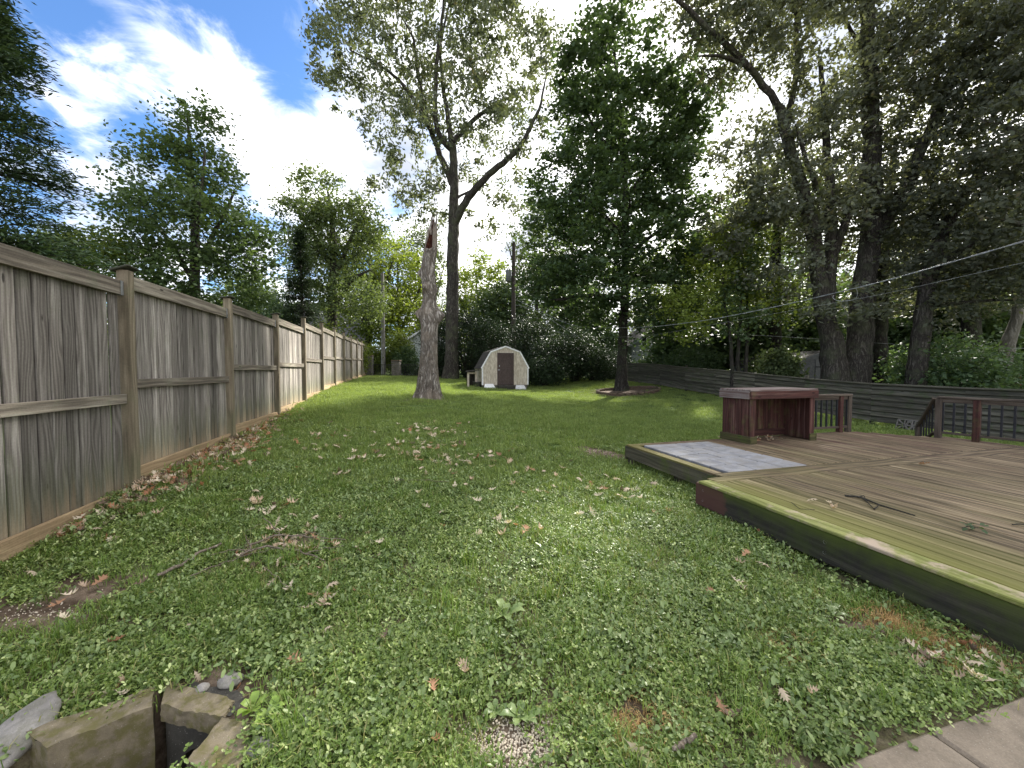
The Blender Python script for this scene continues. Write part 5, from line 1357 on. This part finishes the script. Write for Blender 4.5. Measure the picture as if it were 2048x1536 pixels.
def rosette(name, n, L_, w, m, up=.5, seed=0):
    vs = []; fs = []; tint = []
    for k in range(n):
        a = k * 2.4 + rng.normal(0, .2); l = L_ * rng.uniform(.55, 1.1); u = up * rng.uniform(.3, 1.2)
        d_ = np.array([math.cos(a), math.sin(a), 0]); s_ = np.array([-d_[1], d_[0], 0]); o = len(vs)
        prof = [(0, .08, 0), (.25, .45, .55), (.5, 1, .85), (.75, .85, .9), (1, .0, .75)]
        for (t, ww, zz) in prof:
            c_ = d_ * l * t + np.array([0, 0, l * u * zz * math.sin(min(1.4, t * 1.9)) + .01])
            if t == 1: vs.append(c_)
            else:
                vs += [c_ + s_ * w * .5 * ww + np.array([0, 0, w * .12 * ww]), c_, c_ - s_ * w * .5 * ww + np.array([0, 0, w * .12 * ww])]
        for i in range(3):
            q = o + i * 3; fs += [(q, q + 1, q + 4, q + 3), (q + 1, q + 2, q + 5, q + 4)]
        q = o + 9; fs += [(q, q + 1, q + 3), (q + 1, q + 2, q + 3)]
        tint += [rng.random()] * 13
    return mesh_np(name, np.array(vs), fs, m, True, tint=tint)

def grown(pts, m):
    q = np.array([(p.x, p.y) for p in pts]); c = q.mean(0); d_ = q - c
    return c + d_ * (1 + m / np.linalg.norm(d_, axis=1))[:, None]
DRAIN = [PIT, grown(wl, .05), grown(rw, .08), grown(tp, .03)]
def allowed(x, y):
    u, v = duv(x, y)
    ok = ~((u < 2.02) & (u > UEND) & (v > -.015) & (v < 6.5) & ~((u > 0.0) & (v < .36)))
    ok &= ~((u < UEND + .03) & (v > -3.3))
    ok &= x > FX(y) + .03
    ok &= x < RX(y) + .3
    for q in DRAIN: ok &= ~inpoly(x, y, q)
    hh = ground(x, y)
    return ok
cone = lambda x, y: (np.abs(x) < y * 1.42 + 1.8)
def sample(y0, y1, dens, power=1.0):
    xm = 1.42 * y1 + 1.9
    n = int(dens * 2 * xm * (y1 - y0)); x = rng.uniform(-xm, xm, n); y = rng.uniform(y0, y1, n)
    k = cone(x, y) & allowed(x, y); return x[k], y[k]
def patchy(x, y, s, ph=0.0):
    return .5 + .5 * (np.sin(x * s + 1.7 * np.sin(y * s * .7 + ph)) * np.sin(y * s * 1.3 + 1.1 * np.sin(x * s * .9 + 2 * ph)))
def cover(name, label, meshes, bands, prob, sc=(.75, 1.25), zo=0.0, tilt=.12):
    X = []; Y = []
    for (y0, y1, dn) in bands:
        x, y = sample(y0, y1, dn); X.append(x); Y.append(y)
    x = np.concatenate(X); y = np.concatenate(Y)
    k = rng.random(len(x)) < prob(x, y); x, y = x[k], y[k]
    # keep plants clear of walls of the drain
    z = ground(x, y) + zo
    s = rng.uniform(*sc, len(x))
    print(name, len(x))
    return inst(name, label, meshes, np.stack([x, y, z], 1), s, rng.uniform(0, 6.28, len(x)), tilt)

clov = [leaflet_patch('clover_clump', 66, .10, .0135, .036, M_CLOV, True, .9, .7) for _ in range(3)]
small = [leaflet_patch('ground_ivy_clump', 44, .10, .0225, .040, M_WEED, False, .75, .8) for _ in range(2)]
grs = [blade_patch('grass_tuft', 80, .10, .065, .0035, M_GRASS, .9) for _ in range(3)]
nb_ = lambda x, y: np.clip(1 - bareness(x, y) * 1.02, 0, 1)
near = lambda y: np.clip(1.35 - y / 7.5, .0, 1)
cover('clover_cover', 'dense clover and small leaves across the near lawn', clov, [(.8, 2.6, 175), (2.6, 5, 105), (5, 8.5, 55)], lambda x, y: nb_(x, y) * (.08 + .92 * patchy(x, y, 2.6) ** .8) * np.clip(1.5 - y / 8, .1, 1))
cover('ground_ivy_cover', 'broader small weed leaves mixed through the near lawn', small, [(.8, 2.6, 115), (2.6, 5, 80), (5, 8.5, 30)], lambda x, y: nb_(x, y) * (.06 + .94 * patchy(x, y, 3.4, 1.3)) * np.clip(1.4 - y / 8, .1, 1))
cover('lawn_grass', 'green grass blades growing through the near lawn', grs, [(.8, 2.6, 120), (2.6, 5, 90), (5, 10, 60)], lambda x, y: nb_(x, y) * (.25 + .75 * patchy(x, y, 1.9, 2.1)))
lg = [blade_patch('short_grass_patch', 150, .26, .055, .009, M_GRASSF, .8) for _ in range(3)]
cover('short_lawn_grass', 'short mown grass over the whole far lawn', lg, [(4.5, 9, 20), (9, 16, 26), (16, 27.5, 22)], lambda x, y: nb_(x, y) * (.55 + .45 * patchy(x, y, 1.1, .4)), (.8, 1.3))
tall = [blade_patch('tall_tuft', 46, .05, .13, .0045, M_GRASS, .8) for _ in range(2)]
cover('tall_grass_tufts', 'taller grass tufts at the edges of the near lawn', tall, [(.8, 3, 4), (3, 7, 1.2)], lambda x, y: nb_(x, y) * patchy(x, y, 4.1, .9))
straw = [blade_patch('straw_tuft', 60, .07, .035, .003, M_STRAW, 1.5) for _ in range(2)]
sp_ = np.concatenate([np.array([tuple(PG(px, py))] * 16) + np.c_[rng.normal(0, .09, (16, 2)), np.zeros(16)] for px, py in STRAW])
k = allowed(sp_[:, 0], sp_[:, 1]); sp_ = sp_[k]; sp_[:, 2] = ground(sp_[:, 0], sp_[:, 1])
inst('dead_straw', 'rusty dead grass straw in bare patches of the lawn', straw, sp_, rng.uniform(.7, 1.2, len(sp_)), rng.uniform(0, 6, len(sp_)))
# pebbles
M_PEB = plain('cream_gravel', (.62, .54, .43), .9, nsc=30)
pebs = [icorock(.0075, k, M_PEB, 1, (1, .8, .6), name='pebble') for k in range(2)]
X = []; 
for (px, py, rx, ry, nn) in ((1010, 1500, .20, .11, 900), (1090, 1490, .18, .09, 500), (1600, 1290, .08, .04, 90), (945, 1520, .1, .05, 200), (500, 1470, .14, .07, 150), (60, 1230, .35, .12, 160), (1190, 904, .4, .25, 160)):
    c = PG(px, py); X.append(np.c_[rng.normal(c.x, rx * .6, nn), rng.normal(c.y, ry * .7, nn)])
X = np.concatenate(X); X = X[allowed(X[:, 0], X[:, 1])]
inst('gravel', 'pale loose gravel chips showing through the lawn', pebs, np.c_[X, ground(X[:, 0], X[:, 1]) + .004], rng.uniform(.35, 1.0, len(X)), rng.uniform(0, 6, len(X)), 1.0)

# broadleaf weeds one can pick out
ros = [rosette('broadleaf_weed', 7, .12, .045, M_WEED, .5) for _ in range(3)]; rosy = rosette('young_weed', 8, .07, .035, M_WEEDY, .7)
def top_prop(o, label, cat, group): return props(o, label, cat, group)
for (px, py, s, lab) in ((1040, 1440, .85, 'large broad-leaved weed just above the pale gravel'), (1012, 1235, 1.1, 'upright blue-green broad weed right of centre in the near lawn'), (1660, 1235, .8, 'broad weed left of the rusty straw by the deck'), (1430, 1285, 1.0, 'pale round-leaved weed in the lawn below the deck edge'),
        (790, 1215, .8, 'broad weed left of centre in the near lawn'), (1200, 1290, 1.0, 'dark lobed weed right of the upright blue-green weed'), (640, 1320, .8, 'broad weed right of the drain'), (910, 905, 1.0, 'weed rosette in the middle distance among fallen leaves')):
    p = PG(px, py)
    o = put('broadleaf_weed', ros[int(px) % 3], None, p, Matrix.Rotation(px, 3, 'Z').to_quaternion()); o.scale = (s, s, s); props(o, lab, 'weed')
for (px, py, s) in ((505, 1425, 1.0), (540, 1440, 1.1), (525, 1470, .8), (560, 1410, .8)):
    o = put('young_weed', rosy, None, PG(px, py), Matrix.Rotation(px, 3, 'Z').to_quaternion()); o.scale = (s, s, s)
    props(o, {505: 'leftmost', 540: 'right', 525: 'lowest', 560: 'topmost'}[px] + ' pale yellow-green weed seedling of the four beside the drain mouth', 'weed', 'pale weed seedlings beside the drain')
X1, Y1 = sample(.9, 6, 4.5); k = rng.random(len(X1)) < nb_(X1, Y1); X1, Y1 = X1[k], Y1[k]
inst('broadleaf_weeds', 'scattered plantain and dock leaves through the near lawn', ros, np.c_[X1, Y1, ground(X1, Y1)], rng.uniform(.35, .85, len(X1)), rng.uniform(0, 6, len(X1)))

# fallen oak leaves
def oak_leaf(name, m, curl, seed):
    r_ = random.Random(seed)
    out = []
    for t, w in ((0, .012), (.10, .05), (.18, .16), (.24, .05), (.34, .10), (.44, .30), (.50, .08), (.58, .10), (.68, .34), (.74, .12), (.84, .18), (.88, .06), (1.0, .0)):
        out.append((t, w * r_.uniform(.8, 1.15)))
    vs = []; n = len(out)
    for t, w in out:
        y = t - .5; z = curl * (y * y * 1.6) 
        for s in (-1, 0, 1):
            tip = .07 if w > .14 else 0
            vs.append((s * w, y + (tip if s else 0), z + abs(s) * w * w * curl * 3.0 + (r_.uniform(-.02, .05) if s else 0)))
    fs = []
    for i in range(n - 1):
        q = i * 3; fs += [(q, q + 1, q + 4, q + 3), (q + 1, q + 2, q + 5, q + 4)]
    # stalk
    o = len(vs); vs += [(-.008, -.5, curl * .4), (.008, -.5, curl * .4), (.004, -.72, curl * .4 + .05), (-.004, -.72, curl * .4 + .05)]; fs.append((o, o + 1, o + 2, o + 3))
    v = np.array(vs); v[:, 2] -= v[:, 2].min()
    return mesh_np(name, v, fs, m, True, tint=[r_.random()] * len(vs))
leaves = [oak_leaf('fallen_leaf', m, c, i) for i, (m, c) in enumerate(((M_DRY, .7), (M_DRY, -.5), (M_DRY, 1.2), (M_DRYR, .6), (M_DRYD, .9), (M_DRY, .3)))]
wts = np.array([.36, .24, .15, .03, .05, .17])
LEAFG = []
def leaf_at(x, y, z, s, lab, grp, mi=None):
    k = mi if mi is not None else int(rng.choice(6, p=wts))
    o = bpy.data.objects.new('fallen_leaf', leaves[k]); COL.objects.link(o)
    o.location = (x, y, z); o.rotation_euler = (random.gauss(0, .35), random.gauss(0, .35), random.uniform(0, 6.28)); o.scale = (s, s, s)
    return props(o, lab, 'leaf', grp)
for (px, py, s, mi, lab) in ((1285, 1528, .11, 0, 'large tan lobed leaf at the bottom edge of the lawn'), (592, 1335, .10, 5, 'pale brown pointed leaf standing up right of the drain'), (232, 1295, .075, 3, 'curled pinkish leaf in the left grass above the drain'),
        (1832, 1312, .10, 0, 'large pale tan leaf lying near the rusty straw'), (1050, 1068, .12, 5, 'pinkish tan leaf in the clover at centre'), (870, 1498, .06, 3, 'reddish curled leaf at the bottom centre'), (1590, 1030, .0, 1, ''), (1230, 1330, .0, 1, ''),
        (632, 1205, .08, 0, 'pale leaf in the clover right of the stick pile'), (378, 1268, .07, 1, 'small pale leaf left of the drain mouth'), (955, 880, .14, 1, 'pair-lobed pale leaf in the middle distance'), (1522, 1075, .10, 3, 'rust-red leaf beside the deck edge')):
    if s <= 0: continue
    p = PG(px, py); leaf_at(p.x, p.y, p.z + .035, s, lab, None, mi)
for _ in range(4): pass
zones = [((650, 880), 55, 26, 18, 'dry oak leaf on the lawn just right of the leaf drift by the board fence'), ((850, 868), 70, 16, 46, 'dry oak leaf in the far band of leaves on the lawn below the dead trunk'),
         ((835, 900), 70, 16, 26, 'dry oak leaf at the left of the near leaf band in mid lawn'), ((930, 925), 90, 20, 38, 'dry oak leaf at the right of the near leaf band in mid lawn'), ((1020, 965), 110, 30, 24, 'dry oak leaf on the lawn between leaf band and bare dirt path'),
         ((720, 925), 110, 40, 26, 'dry oak leaf on the open lawn between leaf drift and leaf band'), ((1230, 990), 90, 40, 20, 'dry oak leaf on the lawn left of the deck corner'), ((530, 1025), 90, 30, 18, 'dry oak leaf on the lawn above the stick pile'),
         ((600, 1100), 90, 30, 24, 'dry oak leaf lying among the twigs of the stick pile'), ((1000, 1060), 150, 50, 14, 'dry oak leaf in the clover at the middle of the lawn'), ((630, 1220), 70, 40, 9, 'dry oak leaf in the clover below the stick pile'),
         ((1450, 1150), 90, 60, 7, 'dry oak leaf in the clover beside the long mossy fascia'), ((150, 1200), 110, 50, 8, 'dry oak leaf near the bare soil at the lower left'), ((900, 1350), 200, 80, 4, 'dry oak leaf in the near clover above the gravel'),
         ((1930, 1335), 70, 30, 10, 'dry oak leaf in the litter between deck and patio slabs'), ((1500, 1430), 110, 50, 4, 'dry oak leaf in the near grass left of the patio slabs')]
for (c, sx_, sy_, n, lab) in zones:
    for _ in range(n):
        px = random.gauss(c[0], sx_ * .6); py = random.gauss(c[1], sy_ * .6)
        if py < 800 or py > 1530 or px < 5 or px > 2040: continue
        p = PG(px, py)
        if not allowed(np.array([p.x]), np.array([p.y]))[0]: continue
        far = min(1, max(0, (p.y - 2) / 3))
        leaf_at(p.x, p.y, p.z + .032 + .02 * random.random() + .012 * far, random.uniform(.06, .10) + .035 * far, lab, lab.replace('dry oak leaf', 'dry oak leaves'))
# litter heap along the fence: nobody could count it
n = 1500
yy = rng.uniform(3.1, 9.6, n); dens_ = np.exp(-((yy - 5.6) / 1.7) ** 2); yy = yy[rng.random(n) < dens_ + .12]
xx = FX(yy) + .08 + np.abs(rng.normal(0, .22, len(yy))) * (1 + .8 * np.exp(-((yy - 5.2) / 1.2) ** 2))
inst('leaf_litter', 'brown drift of dead oak leaves along the foot of the board fence', leaves, np.c_[xx, yy, ground(xx, yy) + rng.uniform(.0, .07, len(xx))], rng.uniform(.07, .13, len(xx)), rng.uniform(0, 6, len(xx)), .6)
xx = np.concatenate([rng.normal(PG(600, 1110).x, .28, 60), rng.normal(PG(1890, 1320).x, .2, 30), rng.normal(PG(300, 1400).x, .25, 18)]); yy = np.concatenate([rng.normal(PG(600, 1110).y, .16, 60), rng.normal(PG(1890, 1320).y, .08, 30), rng.normal(PG(300, 1400).y, .05, 18)])
k = allowed(xx, yy); xx, yy = xx[k], yy[k]
inst('leaf_scraps', 'broken leaf scraps under the stick pile and by the deck', leaves, np.c_[xx, yy, ground(xx, yy) + .03], rng.uniform(.04, .09, len(xx)), rng.uniform(0, 6, len(xx)), .6)

# ---------------------------------------------------------------- sticks
def stick(name, pxs, r0, r1, m, label, z0=.03, branches=(), cat='stick', deck=False):
    def pt(px, py):
        if deck:
            dd = pdir(px, py); t = (EYE - DZ - .012) / -dd.z; return Vector((dd.x * t, dd.y * t, DZ + .012))
        p = PG(px, py); return p + Vector((0, 0, z0 + .005))
    pts = [pt(*q) for q in pxs]; o0 = pts[0]
    n = 14
    def curve(pts, a, b):
        pts = np.array([tuple(p - o0) for p in pts]); d_ = np.r_[0, np.cumsum(np.linalg.norm(np.diff(pts, axis=0), axis=1))]
        s_ = np.linspace(0, d_[-1], n); q = np.stack([np.interp(s_, d_, pts[:, i]) for i in range(3)], 1); q += rng.normal(0, .004, q.shape) * (0 if deck else 1); q[:, 2] = np.maximum(q[:, 2], pts[:, 2].min())
        return q, np.linspace(a, b, n)
    P_ = [curve(pts, r0, r1)]
    for br in branches: P_.append(curve([pt(*q) for q in br], r1 * 1.1, r1 * .5))
    o = put(name, tube_mesh(name, [p[0] for p in P_], [p[1] for p in P_], m, 7), None, o0)
    return props(o, label, cat)
stick('stick', [(318, 1168), (360, 1148), (400, 1122), (445, 1102)], .013, .009, M_TWIG, 'thick broken pale stick lying left of the stick pile', .05)
stick('fallen_branch', [(500, 1108), (560, 1085), (590, 1088), (690, 1095)], .008, .003, M_TWIG, 'upper bent twig of the stick pile', .06, (((590, 1088), (620, 1080), (655, 1088)), ((560, 1085), (530, 1060), (490, 1078))))
stick('fallen_branch', [(480, 1128), (510, 1115), (550, 1110), (590, 1118), (615, 1125), (650, 1140)], .009, .004, M_TWIG, 'thicker forked twig across the middle of the stick pile', .06, (((615, 1125), (650, 1113), (690, 1108)), ((505, 1118), (495, 1100), (490, 1085)), ((505, 1118), (460, 1118), (420, 1128))))
stick('fallen_twig', [(380, 1170), (440, 1145), (500, 1122), (555, 1112)], .004, .002, M_TWIG, 'long thin twig trailing left below the stick pile', .05)
stick('fallen_twig', [(530, 1055), (558, 1080), (571, 1110), (572, 1122)], .004, .002, M_TWIG, 'thin twig standing across the top of the stick pile', .07)
stick('fallen_twig', [(525, 1150), (555, 1170), (585, 1202)], .003, .002, M_TWIG, 'thin curved twig below the stick pile', .05)
stick('fallen_twig', [(790, 970), (850, 970), (900, 974)], .004, .002, M_TWIG, 'long thin straw-coloured twig in the middle of the lawn', .05)
stick('stick', [(1345, 1528), (1380, 1508), (1390, 1500)], .008, .009, M_TWIG, 'knotted stick end at the bottom of the lawn', .05)
stick('fallen_branch', [(1690, 991), (1720, 994), (1760, 1010), (1830, 1031)], .009, .005, M_TWIGD, 'dark forked branch lying on the deck', deck=True, branches=(((1725, 996), (1732, 1001), (1748, 1018)), ((1748, 1018), (1755, 1013), (1759, 1008)), ((1715, 994), (1728, 991), (1731, 998))))
stick('fallen_twig', [(1583, 1005), (1600, 1018), (1630, 1019)], .003, .002, M_TWIGD, 'thin dark twig near the mossy front edge of the deck', deck=True)
stick('fallen_twig', [(2025, 1049), (2038, 1048), (2060, 1050)], .005, .004, M_TWIGD, 'dark twig at the right edge of the deck', deck=True)
def deckpt(px, py):
    dd = pdir(px, py); t = (EYE - DZ) / -dd.z; return Vector((dd.x * t, dd.y * t, DZ + .012))
for (px, py, s, mi, lab) in ((1625, 1005, .09, 1, 'pale leaf lying on the deck left of the dark branch'), (1665, 1020, .10, 2, 'curled pale leaf on the deck in front of the dark branch'), (1657, 1008, .05, 0, 'smallest pale leaf scrap on the deck'), (1850, 930, .12, 5, 'white-looking leaf on the divider board of the deck'), (1730, 1095, 0, 0, '')):
    if s: p = deckpt(px, py); leaf_at(p.x, p.y, p.z + .004, s, lab, None, mi)
p = deckpt(1940, 1060)
T = thing('leafy_sprig', p, 'small dark green leafy sprig lying on the deck', 'sprig'); put('stem', tube_mesh('stem', [[(-.06, 0, .004), (0, .01, .012), (.06, 0, .006)]], [[.003] * 3], M_TWIGD, 5), T, p); o = put('leaves', leaflet_patch('leaves', 16, .06, .035, .03, M_LMAP, False, .7), T, p); o['kind'] = 'stuff'
rp = D(1.7, 2.9, DZ + .01)
xy = rng.normal(0, 1, (26, 2)) * np.array([.16, .3])
inst('counter_litter', 'crumpled leaves drifted inside the bar counter', leaves, np.array([tuple(rp + U * a + V * b) for a, b in xy]), rng.uniform(.05, .09, 26), rng.uniform(0, 6, 26), .5)
# vine on the board fence
v0 = Vector((FX(4.2) + .05, 4.3, .45))
T = thing('creeping_vine', v0, 'small leafy vine climbing the board fence beside the second post', 'vine')
pts = [P(268, 930, 4.35), P(280, 915, 4.5), P(272, 890, 4.4), P(282, 868, 4.55), P(300, 850, 4.75), P(300, 832, 4.75)]
put('stem', tube_mesh('stem', [[tuple(p - v0) for p in pts]], [[.005] * 6], M_TWIGD, 5), T, v0)
Cv = np.concatenate([np.array(tuple(p - v0)) + rng.normal(0, .03, (7, 3)) for p in pts])
put('leaves', leaf_mesh('leaves', Cv, M_LMAPL, .035, .8, .1, 0), T, v0)

tot = 0
for o in COL.objects:
    if o.type == 'MESH': tot += sum(len(p.vertices) - 2 for p in o.data.polygons) if len(o.data.polygons) < 20000 else len(o.data.polygons) * 2
print('objects', len(COL.objects), 'tris approx', tot)
